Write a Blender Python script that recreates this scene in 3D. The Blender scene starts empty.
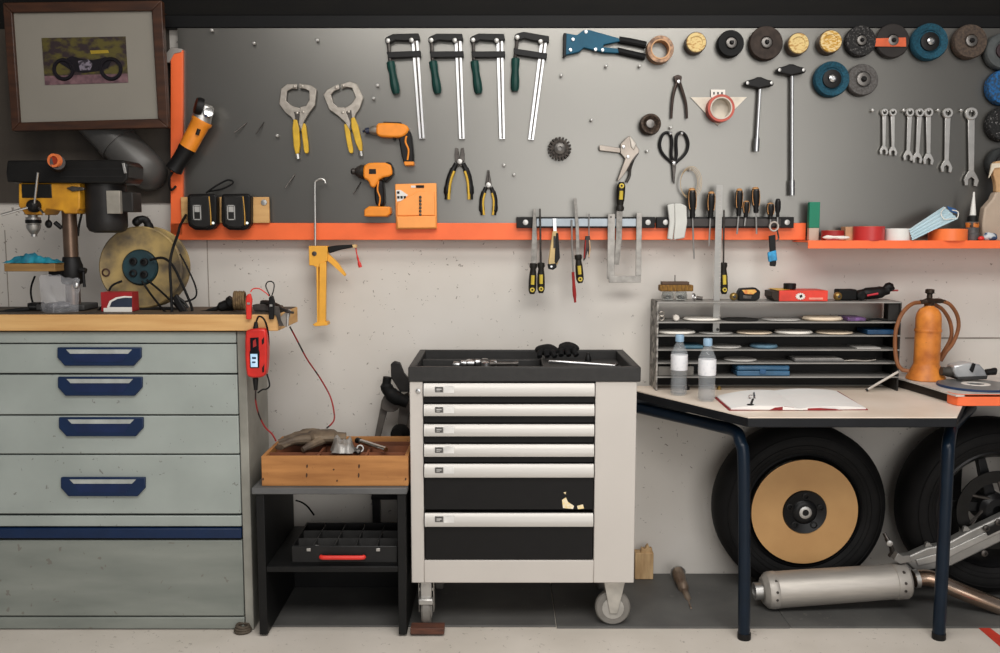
import bpy, bmesh, math, random
from mathutils import Vector, Matrix, noise
random.seed(7)
V = Vector; PI = math.pi
col = bpy.context.scene.collection
# ---------------------------------------------------------------- camera model (metres; back wall is y=0)
FL, DIST, EYE = 942.0, 3.7, 1.40
TILT = math.atan(98.5 / FL); cT, sT = math.cos(TILT), math.sin(TILT)
EYEP = V((0, -DIST, EYE))
def ray(px, py):
    u = (px - 500) / FL; v = (326.5 - py) / FL
    return V((u, cT + v * sT, -sT + v * cT))
def W(px, py, y):                       # point of the photo on the upright plane y
    d = ray(px, py); return EYEP + d * ((y + DIST) / d.y)
def G(px, py, z):                       # point of the photo on the level plane z
    d = ray(px, py); return EYEP + d * ((z - EYE) / d.z)
def S(y): return (DIST + y) / FL        # metres per photo pixel at depth y
def zz(py, y): return W(500, py, y).z
# ---------------------------------------------------------------- materials
def lin(c):
    c = c / 255.0
    return c / 12.92 if c <= 0.04045 else ((c + 0.055) / 1.055) ** 2.4
def rgb(c, k=1.0): return tuple(min(0.95, lin(v) * k) for v in c) + (1.0,)
MATS = {}
def mk(name, c, rough=0.5, metal=0.0, var=0.18, scale=18.0, bump=0.0, c2=None, alpha=None, trans=0.0, ior=1.45, stretch=None, detail=4, lo=0.35, hi=0.7, emit=0.0):
    if name in MATS: return MATS[name]
    m = bpy.data.materials.new(name); m.use_nodes = True
    nt = m.node_tree; n = nt.nodes; b = n['Principled BSDF']
    b.inputs['Roughness'].default_value = rough; b.inputs['Metallic'].default_value = metal
    b.inputs['IOR'].default_value = ior
    a = rgb(c); d = rgb(c2) if c2 else tuple(v * (1 - var * 1.6) for v in a[:3]) + (1,)
    tc = n.new('ShaderNodeTexCoord'); mp = n.new('ShaderNodeMapping'); nz = n.new('ShaderNodeTexNoise')
    nt.links.new(tc.outputs['Object'], mp.inputs[0]); nt.links.new(mp.outputs[0], nz.inputs['Vector'])
    if stretch: mp.inputs['Scale'].default_value = stretch
    nz.inputs['Scale'].default_value = scale; nz.inputs['Detail'].default_value = detail
    rp = n.new('ShaderNodeValToRGB'); rp.color_ramp.elements[0].position = lo; rp.color_ramp.elements[1].position = hi
    rp.color_ramp.elements[0].color = d; rp.color_ramp.elements[1].color = a
    nt.links.new(nz.outputs['Fac'], rp.inputs[0]); nt.links.new(rp.outputs[0], b.inputs['Base Color'])
    if bump:
        bp = n.new('ShaderNodeBump'); bp.inputs['Strength'].default_value = bump; bp.inputs['Distance'].default_value = 0.01
        nt.links.new(nz.outputs['Fac'], bp.inputs['Height']); nt.links.new(bp.outputs[0], b.inputs['Normal'])
    if max(c) < 64 and not metal: b.inputs['Specular IOR Level'].default_value = .28
    if trans: b.inputs['Transmission Weight'].default_value = trans
    if alpha is not None: b.inputs['Alpha'].default_value = alpha
    if emit:
        b.inputs['Emission Color'].default_value = a; b.inputs['Emission Strength'].default_value = emit
    MATS[name] = m; return m
def speck(m, size, thr, c, fac=1.0, stain=None):
    """scatter dirt specks (and broad stains) over a material"""
    nt = m.node_tree; n = nt.nodes; b = n['Principled BSDF']
    src = b.inputs['Base Color'].links[0].from_socket
    tc = n.new('ShaderNodeTexCoord')
    v = n.new('ShaderNodeTexVoronoi'); v.inputs['Scale'].default_value = size; v.inputs['Randomness'].default_value = 1
    nz = n.new('ShaderNodeTexNoise'); nz.inputs['Scale'].default_value = 2.3; nz.inputs['Detail'].default_value = 3
    nz2 = n.new('ShaderNodeTexNoise'); nz2.inputs['Scale'].default_value = size * 2.2
    add = n.new('ShaderNodeVectorMath'); add.operation = 'MULTIPLY_ADD'; add.inputs[1].default_value = (.05, .05, .05)
    nt.links.new(nz2.outputs['Color'], add.inputs[0]); nt.links.new(tc.outputs['Object'], add.inputs[2]); nt.links.new(add.outputs[0], v.inputs['Vector'])
    nt.links.new(tc.outputs['Object'], nz.inputs['Vector']); nt.links.new(tc.outputs['Object'], nz2.inputs['Vector'])
    mm = n.new('ShaderNodeMath'); mm.operation = 'MULTIPLY_ADD'; mm.inputs[1].default_value = -0.30; mm.inputs[2].default_value = thr + 0.15
    nt.links.new(nz.outputs['Fac'], mm.inputs[0])
    lt = n.new('ShaderNodeMath'); lt.operation = 'LESS_THAN'
    nt.links.new(v.outputs['Distance'], lt.inputs[0]); nt.links.new(mm.outputs[0], lt.inputs[1])
    ml = n.new('ShaderNodeMath'); ml.operation = 'MULTIPLY'; ml.inputs[1].default_value = fac
    nt.links.new(lt.outputs[0], ml.inputs[0])
    mx = n.new('ShaderNodeMixRGB'); mx.inputs[2].default_value = rgb(c)
    nt.links.new(ml.outputs[0], mx.inputs[0]); nt.links.new(src, mx.inputs[1])
    nt.links.new(mx.outputs[0], b.inputs['Base Color'])
    return m
# ---------------------------------------------------------------- mesh builder
def cm(p, k=6):
    p = [V(q) for q in p]
    if len(p) < 3: return p
    out = []
    for i in range(len(p) - 1):
        a = p[max(i - 1, 0)]; b = p[i]; c = p[i + 1]; d = p[min(i + 2, len(p) - 1)]
        for j in range(k):
            t = j / k
            out.append(0.5 * ((2 * b) + (c - a) * t + (2 * a - 5 * b + 4 * c - d) * t * t + (3 * b - a - 3 * c + d) * t ** 3))
    out.append(p[-1]); return out
def chaikin(p, it):
    for _ in range(it):
        q = []
        for i in range(len(p)):
            a = p[i]; b = p[(i + 1) % len(p)]
            q += [(a[0] * .75 + b[0] * .25, a[1] * .75 + b[1] * .25), (a[0] * .25 + b[0] * .75, a[1] * .25 + b[1] * .75)]
        p = q
    return p
def T2(p, c0, c1, rot=0, s=1, mir=False):   # move / turn / mirror 2D outlines (rot in degrees, clockwise in the picture)
    a = math.radians(rot); o = []
    for x, y in p:
        dx = (x - c0[0]) * s; dy = (y - c0[1]) * s
        if mir: dx = -dx
        o.append((c1[0] + dx * math.cos(a) - dy * math.sin(a), c1[1] + dx * math.sin(a) + dy * math.cos(a)))
    return o
class MB:
    def __init__(s): s.bm = bmesh.new()
    def face(s, vs):
        try: s.bm.faces.new(vs)
        except ValueError: pass
    def prism(s, front, dv):
        f = [s.bm.verts.new(p) for p in front]; b = [s.bm.verts.new(V(p) + V(dv)) for p in front]
        s.face(f); s.face(b[::-1]); n = len(f)
        for i in range(n): s.face((f[i], b[i], b[(i + 1) % n], f[(i + 1) % n]))
        return s
    def box(s, x0, x1, y0, y1, z0, z1):
        return s.prism([(x0, y0, z0), (x1, y0, z0), (x1, y0, z1), (x0, y0, z1)], (0, y1 - y0, 0))
    def rb(s, px0, py0, px1, py1, yf, yb):     # upright box: its front face fills this rectangle of the plane yf
        xm = (py0 + py1) / 2
        return s.box(W(px0, xm, yf).x, W(px1, xm, yf).x, yf, yb, zz(py1, yf), zz(py0, yf))
    def poly(s, pts, yf, yb, it=0):
        if it: pts = chaikin(pts, it)
        return s.prism([W(x, y, yf) for x, y in pts], (0, yb - yf, 0))
    def slab(s, pts, z0, z1, it=0):            # level plate from world xy outline
        if it: pts = chaikin(pts, it)
        return s.prism([(x, y, z0) for x, y in pts], (0, 0, z1 - z0))
    def tube(s, pts, r, n=8, cap=True, flat=1.0):
        pts = [V(p) for p in pts]; L = len(pts)
        rr = r if isinstance(r, (list, tuple)) else [r] * L
        if len(rr) != L: rr = [rr[0] + (rr[-1] - rr[0]) * i / (L - 1) if len(rr) == 2 else rr[min(len(rr) - 1, int(i * len(rr) / L))] for i in range(L)]
        up = None; rings = []
        for i in range(L):
            t = (pts[min(i + 1, L - 1)] - pts[max(i - 1, 0)])
            if t.length < 1e-9: t = V((0, 0, 1))
            t.normalize()
            if up is None:
                up = t.cross(V((0, 1, 0)))
                if up.length < 0.1: up = t.cross(V((1, 0, 0)))
            up = (up - t * up.dot(t)); up.normalize(); sd = t.cross(up)
            rings.append([s.bm.verts.new(pts[i] + (up * math.cos(2 * PI * k / n) * flat + sd * math.sin(2 * PI * k / n)) * rr[i]) for k in range(n)])
        for a, b in zip(rings, rings[1:]):
            for k in range(n): s.face((a[k], a[(k + 1) % n], b[(k + 1) % n], b[k]))
        if cap: s.face(rings[0][::-1]); s.face(rings[-1])
        return s
    def pt(s, pts, rpx, k=6, n=8, flat=1.0):     # tube through photo points (px,py,y) on real depths
        p = cm([W(a, b, c) for a, b, c in pts], k)
        y = pts[0][2]
        r = [q * S(y) for q in rpx] if isinstance(rpx, (list, tuple)) else rpx * S(y)
        return s.tube(p, r, n, True, flat)
    def ring(s, c, axis, R, r, n=32, k=8):
        axis = V(axis).normalized(); u = axis.orthogonal().normalized(); w = axis.cross(u); c = V(c); rs = []
        for i in range(n):
            a = 2 * PI * i / n; d = u * math.cos(a) + w * math.sin(a)
            rs.append([s.bm.verts.new(c + d * (R + r * math.cos(2 * PI * j / k)) + axis * r * math.sin(2 * PI * j / k)) for j in range(k)])
        for i in range(n):
            for j in range(k): s.face((rs[i][j], rs[(i + 1) % n][j], rs[(i + 1) % n][(j + 1) % k], rs[i][(j + 1) % k]))
        return s
    def lathe(s, c, axis, prof, n=32, closed=False):      # prof: (radius, height along axis)
        axis = V(axis).normalized(); u = axis.orthogonal().normalized(); w = axis.cross(u); c = V(c); rs = []
        for r, h in prof:
            if r <= 1e-6: rs.append([s.bm.verts.new(c + axis * h)])
            else: rs.append([s.bm.verts.new(c + axis * h + (u * math.cos(2 * PI * i / n) + w * math.sin(2 * PI * i / n)) * r) for i in range(n)])
        pr = list(zip(rs, rs[1:])) + ([(rs[-1], rs[0])] if closed else [])
        for a, b in pr:
            for i in range(n):
                j = (i + 1) % n
                if len(a) == 1 and len(b) == 1: continue
                if len(a) == 1: s.face((a[0], b[j], b[i]))
                elif len(b) == 1: s.face((a[i], a[j], b[0]))
                else: s.face((a[i], a[j], b[j], b[i]))
        if not closed:
            if len(rs[0]) > 1: s.face(rs[0][::-1])
            if len(rs[-1]) > 1: s.face(rs[-1])
        return s
    def ell(s, c, rx, ry, rz, sub=2, wob=0, ws=8, seed=0):
        M = Matrix.Translation(V(c)) @ Matrix.Diagonal((rx, ry, rz, 1))
        g = bmesh.ops.create_icosphere(s.bm, subdivisions=sub, radius=1, matrix=M)
        if wob:
            for v in g['verts']:
                d = (v.co - V(c)); k = 1 + wob * noise.noise(v.co * ws + V((seed, seed * 2, 0)))
                v.co = V(c) + d * k
        return s
    def gear(s, c, r0, r1, yf, yb, n=20, duty=.5):   # toothed wheel facing the room
        p = []
        for i in range(n):
            a = 2 * PI * i / n; w = 2 * PI / n * duty
            for rr, o in ((r0, -w * .6), (r1, -w * .4), (r1, w * .4), (r0, w * .6)):
                p.append((c.x + rr * math.cos(a + o), yf, c.z + rr * math.sin(a + o)))
        return s.prism(p, (0, yb - yf, 0))
ORG = {}
def fin(mb, name, mat, org, bevel=0, ang=32, seg=2):
    bm = mb.bm
    bmesh.ops.recalc_face_normals(bm, faces=bm.faces)
    for v in bm.verts: v.co -= org
    me = bpy.data.meshes.new(name); bm.to_mesh(me); bm.free()
    me.materials.append(mat)
    for p in me.polygons: p.use_smooth = True
    me.set_sharp_from_angle(angle=math.radians(ang))
    o = bpy.data.objects.new(name, me); col.objects.link(o)
    if bevel:
        md = o.modifiers.new('edge', 'BEVEL'); md.width = bevel; md.segments = seg; md.limit_method = 'ANGLE'; md.angle_limit = math.radians(40)
        md.harden_normals = False
    return o
def tag(o, label, cat, group=None, kind=None):
    o['label'] = label; o['category'] = cat
    if group: o['group'] = group
    if kind: o['kind'] = kind
    return o
def thing(name, label, cat, loc, group=None):
    o = bpy.data.objects.new(name, None); col.objects.link(o); o.location = V(loc); o.empty_display_size = .05
    ORG[o.name] = V(loc); return tag(o, label, cat, group)
def part(mb, name, mat, parent, bevel=0, ang=32, label=None):
    org = ORG[parent.name]; o = fin(mb, name, mat, org, bevel, ang); o.parent = parent; ORG[o.name] = org
    if label: o['label'] = label
    return o
def one(mb, name, mat, label, cat, group=None, bevel=0, ang=32):       # a thing that is one mesh (parts may be hung on it)
    xs = [v.co for v in mb.bm.verts]
    org = V(((min(v.x for v in xs) + max(v.x for v in xs)) / 2, (min(v.y for v in xs) + max(v.y for v in xs)) / 2, min(v.z for v in xs)))
    o = fin(mb, name, mat, org, bevel, ang); o.location = org; ORG[o.name] = org
    return tag(o, label, cat, group)
def struct(mb, name, mat, bevel=0):
    o = fin(mb, name, mat, V((0, 0, 0)), bevel); o['kind'] = 'structure'; return o
def clone(root, loc, ry=0, label=None):
    r = root.copy(); col.objects.link(r); r.location = V(loc); r.rotation_euler = (0, math.radians(ry), 0)
    if label: r['label'] = label
    def rec(a, b):
        for ch in list(a.children):
            c = ch.copy(); col.objects.link(c); c.parent = b; rec(ch, c)
    rec(root, r); return r
# ---------------------------------------------------------------- palette
ORANGE = mk('orange_steel', (250, 112, 58), .45, var=.08, scale=9)
TOOLOR = mk('orange_plastic', (236, 142, 40), .42, var=.08, scale=30)
HOLDER = mk('orange_soft_plastic', (244, 160, 82), .45, var=.05, scale=20)
YEL = mk('yellow_grip', (214, 172, 46), .45, var=.15, scale=30)
GUNYEL = mk('gun_yellow', (236, 172, 62), .45, var=.08, scale=25)
BLK = mk('black_plastic', (22, 21, 21), .5, var=.2, scale=25)
BLK2 = mk('black_rubber', (16, 16, 16), .7, var=.25, scale=20)
DKG = mk('dark_grey', (62, 61, 60), .5, var=.2, scale=22)
STEEL = mk('bright_steel', (205, 205, 205), .3, 1.0, var=.1, scale=30)
SATIN = mk('satin_steel', (190, 188, 184), .42, .85, var=.12, scale=20)
OLDST = mk('worn_steel', (176, 168, 158), .42, .75, var=.2, scale=40)
DKST = mk('dark_steel', (95, 90, 86), .45, .8, var=.3, scale=40)
CHROME = mk('chrome', (225, 225, 225), .14, 1.0, var=.02)
WHITE = mk('white_paper', (226, 222, 214), .7, var=.03)
WHITEP = mk('white_plastic', (222, 220, 215), .4, var=.04)
RED = mk('red_plastic', (214, 50, 40), .42, var=.08)
REDD = mk('dark_red', (160, 36, 34), .5, var=.12)
BLUE = mk('blue_paint', (4, 34, 70), .5, var=.1)
NAVY = mk('navy_steel', (14, 28, 42), .33, var=.12, scale=15)
TEAL = mk('teal_grit', (20, 78, 98), .85, var=.35, scale=160, bump=.3)
GREENB = mk('green_handle', (22, 62, 56), .45, var=.25, scale=30)
WOOD = mk('light_wood', (212, 170, 112), .6, c2=(194, 148, 92), scale=6, stretch=(.6, 1, 9), detail=6)
# ================================================================ the setting
wallm = mk('painted_wall', (212, 207, 200), .75, c2=(199, 193, 184), scale=2.2, bump=.12, detail=8, lo=.3, hi=.75)
speck(wallm, 30, .10, (92, 82, 72), .7)
floorm = mk('concrete_floor', (208, 200, 190), .6, c2=(192, 184, 173), scale=3, bump=.05, detail=8)
speck(floorm, 30, .12, (120, 110, 100), .5)
darkwall = mk('dark_wall_panel', (76, 68, 59), .7, c2=(52, 46, 40), scale=2.5, stretch=(3, 1, .5), detail=6)
beamm = mk('black_beam', (6, 6, 7), .6, var=.2)
struct(MB().box(-4, 4, -6.5, .0, -.1, 0), 'floor', floorm)
struct(MB().box(-4, 4, 0, .12, 0, 3.2), 'wall_back', wallm)
zt = zz(27, -.05)
struct(MB().box(-4, W(169, 100, -.03).x, -.012, 0, zz(203, 0), zt), 'trim_1', darkwall)      # dark toned panel behind the framed picture
struct(MB().box(-4, 4, -.012, 0, zt, 3.2), 'trim_2', mk('dark_upper_wall', (14, 12, 9), .8, c2=(8, 7, 6), scale=4, stretch=(1, 1, 5)))  # wall band above the tool board, in a very dark tone
struct(MB().box(W(164, 20, -.054).x, 4, -.054, -.0125, zz(28, -.054), zz(14.5, -.054)), 'trim_3', beamm, .004)
struct(MB().box(-4, 4, -6.5, .12, 3.2, 3.3), 'ceiling', mk('ceiling_paint', (150, 145, 138), .8))
# raised wall panel with a seam under the board on the right, and pipe casing
seam = mk('seam_grey', (150, 142, 132), .8)  # greyish lines along the wall panel joints
mb = MB(); mb.box(W(905, 338, 0).x, 3, -.002, 0, zz(338.7, 0), zz(337.3, 0)); struct(mb, 'trim_4', seam)
mb = MB()
for x in (7, 208): mb.box(W(x, 270, 0).x - .0015, W(x, 270, 0).x + .0015, -.0015, 0, .1, zz(230, 0))
struct(mb, 'trim_5', seam)
# rubber mats on the floor
matm = mk('rubber_mat', (94, 93, 90), .6, c2=(80, 79, 77), scale=5, detail=8)
speck(matm, 24, .1, (120, 116, 110), .4)
def mat_piece(x0, x1, y0, y1, z, label):
    mb = MB().box(x0, x1, y0, y1, 0.0, z); o = one(mb, 'floor_mat', matm, label, 'mat', None, .002); return o
yf = G(600, 628.5, 0).y
mat_piece(G(262, 628, 0).x, G(556, 628, 0).x, yf + .01, -.004, .006, 'dark grey rubber floor mat under the shelf unit and the trolley front caster')
mat_piece(G(557, 629, 0).x, 1.02, yf - .002, -.005, .007, 'dark grey rubber floor mat between the trolley and the blue legged table')
mat_piece(1.022, 2.4, yf, -.005, .0065, 'dark grey rubber floor mat running under silencer and motorcycle wheels')
p = [G(x, y, 0) for x, y in ((977, 627), (988, 627), (1014, 646), (1014, 659))]
tag(one(MB().prism([(q.x, q.y, .002) for q in (p[0], p[1], p[2], p[3])], (0, 0, -.0015)), 'floor_marking', mk('red_line', (206, 62, 44), .6), 'red painted line on the concrete floor by right mat corner', 'floor marking'), 'red painted line on the concrete floor by right mat corner', 'floor marking')

# ================================================================ tool board
YB, YS, YR, YT = -.05, -.068, -.096, -.10
boardm = mk('grey_board', (124, 122, 117), .31, metal=.88, var=.05, scale=1.5)
bd = thing('tool_board', 'large grey steel tool board with orange edging along the wall', 'tool board', W(600, 130, YB))
part(MB().box(W(181, 130, YB).x, 2.6, YB, -.013, zz(236, YB), zz(27, YB)), 'panel', boardm, bd)
part(MB().box(W(170.5, 230, YS).x, W(806, 230, YS).x, YS, -.013, zz(240, YS), zz(223, YS)), 'edge_rail', ORANGE, bd, .002)
mb = MB(); mb.prism([W(170.5, 235, YS), W(182.5, 235, YS), W(182.5, 49, YS), W(170.5, 56, YS)], (0, .05, 0))
part(mb, 'side_rail', ORANGE, bd, .002)
mb = MB(); mb.poly([(161, 60.5), (171, 47), (182.5, 49), (181, 52), (174, 53.5), (169, 62.5)], YS - .004, YS + .03)
part(mb, 'rail_flap', mk('raw_steel', (176, 170, 164), .5, .4), bd, .001, label='bare grey bent end flap')
pegs = [(213, 31), (255, 44), (318, 41), (378, 86), (374, 99), (278, 136), (504, 165.5), (514, 175), (561, 76), (605.7, 66.6), (639, 66.6), (591, 120.5), (646.6, 151.6), (670, 128), (871, 111), (902, 111), (936, 111), (959, 111), (689, 170)]
for x, y in pegs:
    c = W(x, y, YB); part(MB().lathe(c, (0, -1, 0), [(.003, 0), (.003, .014), (.0062, .015), (.0062, .021), (.003, .023)], 10), 'peg', SATIN, bd)
for a, b in (((247, 122.6), (234, 133)), ((264, 122), (256, 134)), ((295.3, 174), (285, 188)), ((361, 182), (353.5, 194))):
    part(MB().tube([W(a[0], a[1], YB), W(b[0], b[1], YB - .03)], .0022, 6), 'nail', DKST, bd)
# second ledge on the right, standing out further
lg = thing('ledge_shelf', 'orange steel ledge shelf under right end of the tool board', 'shelf', W(904, 244, -.1))
YL = -.20; zl = zz(241, YL)
part(MB().box(W(808, 243, YL).x, 2.4, YL, -.013, zl - .006, zl), 'shelf_plate', ORANGE, lg, .001)
part(MB().box(W(808, 243, YL).x, 2.4, YL - .003, YL + .003, zz(248.5, YL), zl + .002), 'lip', ORANGE, lg, .001)

# ================================================================ workbench cabinet
cabm = mk('grey_green_enamel', (158, 165, 160), .5, c2=(147, 154, 149), scale=5, detail=8)
speck(cabm, 26, .075, (92, 86, 80), .6)
cabd = mk('cabinet_gap', (40, 42, 42), .7)
cab = thing('workbench_cabinet', 'grey green steel workbench cabinet with blue handled drawers', 'cabinet', (W(110, 600, -.5).x, -.28, 0))
YC = -.53; xl = W(-130, 500, YC).x
xr = W(241, 480, YC).x; zb = .0
part(MB().box(xl, xr - .001, YC + .018, -.25, .05, zz(331, YC)), 'carcass', cabd, cab)
mb = MB(); mb.box(xr, xr + .03, YC + .0, -.25, 0.0, zz(331.5, YC)); part(mb, 'side_panel', mk('side_enamel', (150, 149, 140), .5, c2=(120, 118, 110), scale=6), cab, .003)
def front(py0, py1, name): return part(MB().box(xl, xr - .003, YC, YC + .018, zz(py1, YC), zz(py0, YC)), name, cabm, cab, .003)
front(332, 343, 'top_rail'); front(516, 526.5, 'lower_rail')
part(MB().box(xl, xr - .003, YC - .006, YC + .018, zz(538, YC), zz(528, YC)), 'blue_stripe', BLUE, cab, .003)
basem = mk('base_enamel', (136, 140, 133), .5, c2=(116, 121, 115), scale=4, stretch=(.6, 1, 3), detail=9); speck(basem, 18, .12, (104, 96, 88), .6)  # base door and plinth in a darker tone than the drawers
for a, b, nm in ((540.5, 616, 'base_door'), (617.5, 629, 'plinth')): part(MB().box(xl, xr - .003, YC, YC + .018, zz(b, YC), zz(a, YC)), nm, basem, cab, .003)
bin_ = mk('handle_recess', (14, 36, 78), .5)
for (y0, y1), (x0, x1, h0, h1) in (((344.2, 373.2), (57, 141, 347.5, 366)), ((375, 414.5), (57.5, 142, 377, 396)), ((416, 453.8), (58.5, 143, 417.5, 436.5)), ((455.3, 513.8), (60.5, 145, 477.5, 496.5))):
    d = front(y0, y1, 'drawer'); w = x1 - x0
    pts = [(x0, h0), (x1, h0), (x1, h0 + (h1 - h0) * .55), (x1 - w * .09, h1), (x0 + w * .09, h1), (x0, h0 + (h1 - h0) * .55)]
    h = part(MB().poly(pts, YC - .012, YC - .0005), 'handle', BLUE, d, .003, label='blue recessed plastic pull')
    part(MB().poly([(x0 + 9, h0 + 2), (x1 - 9, h0 + 2), (x1 - 13, h0 + 6.2), (x0 + 13, h0 + 6.2)], YC - .0135, YC - .006), 'grip_lip', mk('lip_grey', (176, 180, 176), .5), h)
    part(MB().poly([(x0 + 13, h0 + 6.6), (x1 - 13, h0 + 6.6), (x1 - 19, h1 - 4), (x0 + 19, h1 - 4)], YC - .0132, YC - .006), 'recess', bin_, h)
bt = thing('bench_top', 'thick pale wooden bench top lying on the grey green cabinet', 'worktop', (W(110, 320, YC).x, -.28, zz(331, YC)))
part(MB().box(xl - .02, W(278, 322, -.55).x, -.55, -.24, zz(331, -.55), zz(314.6, -.55)), 'board', WOOD, bt, .003)
part(MB().box(xl - .02, W(278, 322, -.55).x - .004, -.547, -.245, zz(314.6, -.55) - .001, zz(314.6, -.55) + .0015), 'dark_surface', mk('dark_surface', (96, 80, 62), .6, c2=(58, 50, 42), scale=9), bt)  # thin top face in a darker tone than the wooden board
ZBT = zz(314.6, -.55) + .0015

# ================================================================ tool trolley
trm = mk('trolley_enamel', (194, 188, 181), .42, var=.03, scale=4)
trb = mk('trolley_black', (16, 15, 15), .5, var=.12)
tr = thing('tool_trolley', 'light grey wheeled tool trolley with six black drawers', 'tool trolley', (W(523, 600, -.55).x, -.33, 0))
YT0 = -.55; x0 = W(410.5, 480, YT0).x; x1 = W(635.5, 480, YT0).x; yb = -.10
zlo, zhi = zz(583, YT0), zz(381, YT0)
xd0, xd1 = W(423.5, 480, YT0).x, W(594.5, 480, YT0).x
zd0, zd1 = zz(560.5, YT0), zz(382.5, YT0)
mb = MB(); mb.box(x0, xd0, YT0, yb, zlo, zhi); mb.box(xd1, x1, YT0, yb, zlo, zhi); mb.box(xd0, xd1, YT0, yb, zlo, zd0); mb.box(xd0, xd1, YT0 + .06, yb, zd0, zhi)
part(mb, 'body', trm, tr, .003)
hand = mk('drawer_aluminium', (190, 186, 180), .42, metal=.25, var=.05, scale=3, stretch=(1, 8, 30))
for y0, y1, y2 in ((383.2, 396.2, 403.2), (404.2, 415.8, 423.2), (424.2, 436, 443.2), (444.2, 456.3, 462.8), (463.8, 477, 510), (513, 526, 560)):
    d = part(MB().box(xd0 + .003, xd1 - .003, YT0 + .004, YT0 + .06, zz(y2, YT0), zz(y0, YT0)), 'drawer', trb, tr, .002)
    mb = MB(); xa, xb = xd0 + .004, xd1 - .004; za, zc = zz(y1, YT0), zz(y0, YT0); h = zc - za
    pr = [(YT0 + .004, za), (YT0 - .014, za + .002), (YT0 - .016, za + h * .35), (YT0 - .010, za + h * .8), (YT0 - .004, zc), (YT0 + .004, zc)]
    f = [(xa, y, z) for y, z in pr]; mb.prism(f, (xb - xa, 0, 0))
    hd = part(mb, 'handle', hand, d, label='silver full width drawer pull')
    ym = (y0 + y1) / 2
    mb = MB(); mb.rb(435, ym - 2.6, 443, ym + 2.6, YT0 - .0165, YT0 - .010); part(mb, 'badge', mk('badge_grey', (86, 84, 82), .5), hd)
    mb = MB(); mb.rb(436.5, ym - 1, 441.5, ym + .2, YT0 - .0172, YT0 - .016); mb.rb(436.5, ym + .9, 440, ym + 1.5, YT0 - .0172, YT0 - .016); part(mb, 'badge_print', mk('badge_print', (190, 188, 184), .5), hd)
    mb = MB(); mb.rb(444, ym - 3.2, 454, ym + 3.2, YT0 - .0162, YT0 - .010); part(mb, 'label_strip', mk('label_white', (232, 230, 226), .5), hd)
mb = MB()
for q in ([(562, 500), (566, 497.5), (568, 502), (574, 506), (573, 509), (563, 508)], [(577, 506), (583, 504.5), (584, 508.5), (578, 509.3)], [(563.5, 492.5), (566, 492), (565.5, 494.5)]): mb.poly(q, YT0 + .0025, YT0 + .006)
part(mb, 'torn_sticker', mk('torn_sticker', (232, 200, 110), .7, c2=(235, 228, 214), scale=60), tr)
c = W(418, 391, YT0); part(MB().lathe(c, (0, -1, 0), [(.008, 0), (.008, .004), (.004, .005), (.004, .006)], 14), 'lock', STEEL, tr)
traym = mk('tray_black', (50, 49, 48), .5, var=.12, scale=40)
zt0, zt1 = zz(382, YT0 - .006), zz(367, YT0 - .006)
X0, X1 = x0 - .004, x1 + .012; Y0, Y1 = YT0 - .006, -.095
mb = MB()
mb.box(X0 + .025, X1 - .03, Y0 + .022, Y1 - .02, zt0, zt0 + .018)
for a in ((X0, X1, Y0, Y0 + .022), (X0, X1, Y1 - .02, Y1), (X0, X0 + .025, Y0 + .0221, Y1 - .0201), (X1 - .03, X1, Y0 + .0221, Y1 - .0201)): mb.box(*a, zt0, zt1)
xm = X0 + (X1 - X0) * .6
mb.box(xm - .012, xm + .012, Y0 + .0221, Y1 - .0201, zt0, zt1 - .008)
mb.box(X0 + .0251, xm - .0121, -.29, -.275, zt0, zt1 - .012)
part(mb, 'top_tray', traym, tr, .004, label='black moulded tray with raised rim')
# casters
def caster(cx, cy, pxr, swivel):
    r = pxr * S(cy); cz = r + .007; 
    ax = V((1, 0, 0)) if swivel else V((0, 1, 0))
    n = part(MB().lathe(V((cx, cy, cz)) - ax * .016, ax, [(r * .5, 0), (r * .92, 0), (r, .006), (r, .026), (r * .92, .032), (r * .5, .032)], 28), 'caster', mk('wheel_rubber', (128, 124, 118), .6), tr)
    part(MB().lathe(V((cx, cy, cz)) - ax * .018, ax, [(r * .2, -.004), (r * .62, 0), (r * .62, .036), (r * .2, .04)], 20), 'wheel_disc', mk('wheel_disc', (176, 172, 165), .5), n)
    mb = MB(); w = .024
    if swivel:
        for sgn in (-1, 1): mb.prism([(cx + sgn * w, cy - .02, cz - .01), (cx + sgn * w, cy + .02, cz - .01), (cx + sgn * w, cy + .03, zlo), (cx + sgn * w, cy - .03, zlo)], (sgn * .003, 0, 0))
        mb.box(cx - w, cx + w, cy - .03, cy + .03, zlo - .04, zlo - .03)
    else:
        for sgn in (-1, 1): mb.prism([(cx - .035, cy + sgn * w, zlo), (cx + .042, cy + sgn * w, zlo), (cx + .014, cy + sgn * w, cz - .015), (cx - .012, cy + sgn * w, cz - .015)], (0, sgn * .003, 0))
    mb.box(cx - .04, cx + .045, cy - .04, cy + .04, zlo - .006, zlo + .001)
    part(mb, 'fork', mk('zinc', (196, 192, 184), .4, .6), n, .001)
    if swivel: part(MB().box(cx - .026, cx + .026, cy - .055, cy - .03, cz + .028, cz + .05).box(cx - .02, cx + .02, cy - .04, cy - .03, cz + .03, zlo), 'brake', SATIN, n, .004)
caster(W(427, 615, -.49).x, -.49, 17.5, True); caster(W(612.5, 605, -.49).x, -.49, 18.2, False)
caster(W(440, 615, -.16).x, -.16, 18, True); caster(W(600, 605, -.16).x, -.16, 18, True)
yw = -.56
mb = MB(); mb.box(W(411, 631, yw).x, W(444.5, 631, yw).x, -.585, -.535, 0.0075, .03); one(mb, 'wooden_chock', mk('red_brown_wood', (98, 58, 42), .7, c2=(70, 42, 32), scale=14, stretch=(1, 4, 8)), 'flat red brown wooden chock on the floor by trolley left caster', 'chock', None, .002)

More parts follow.
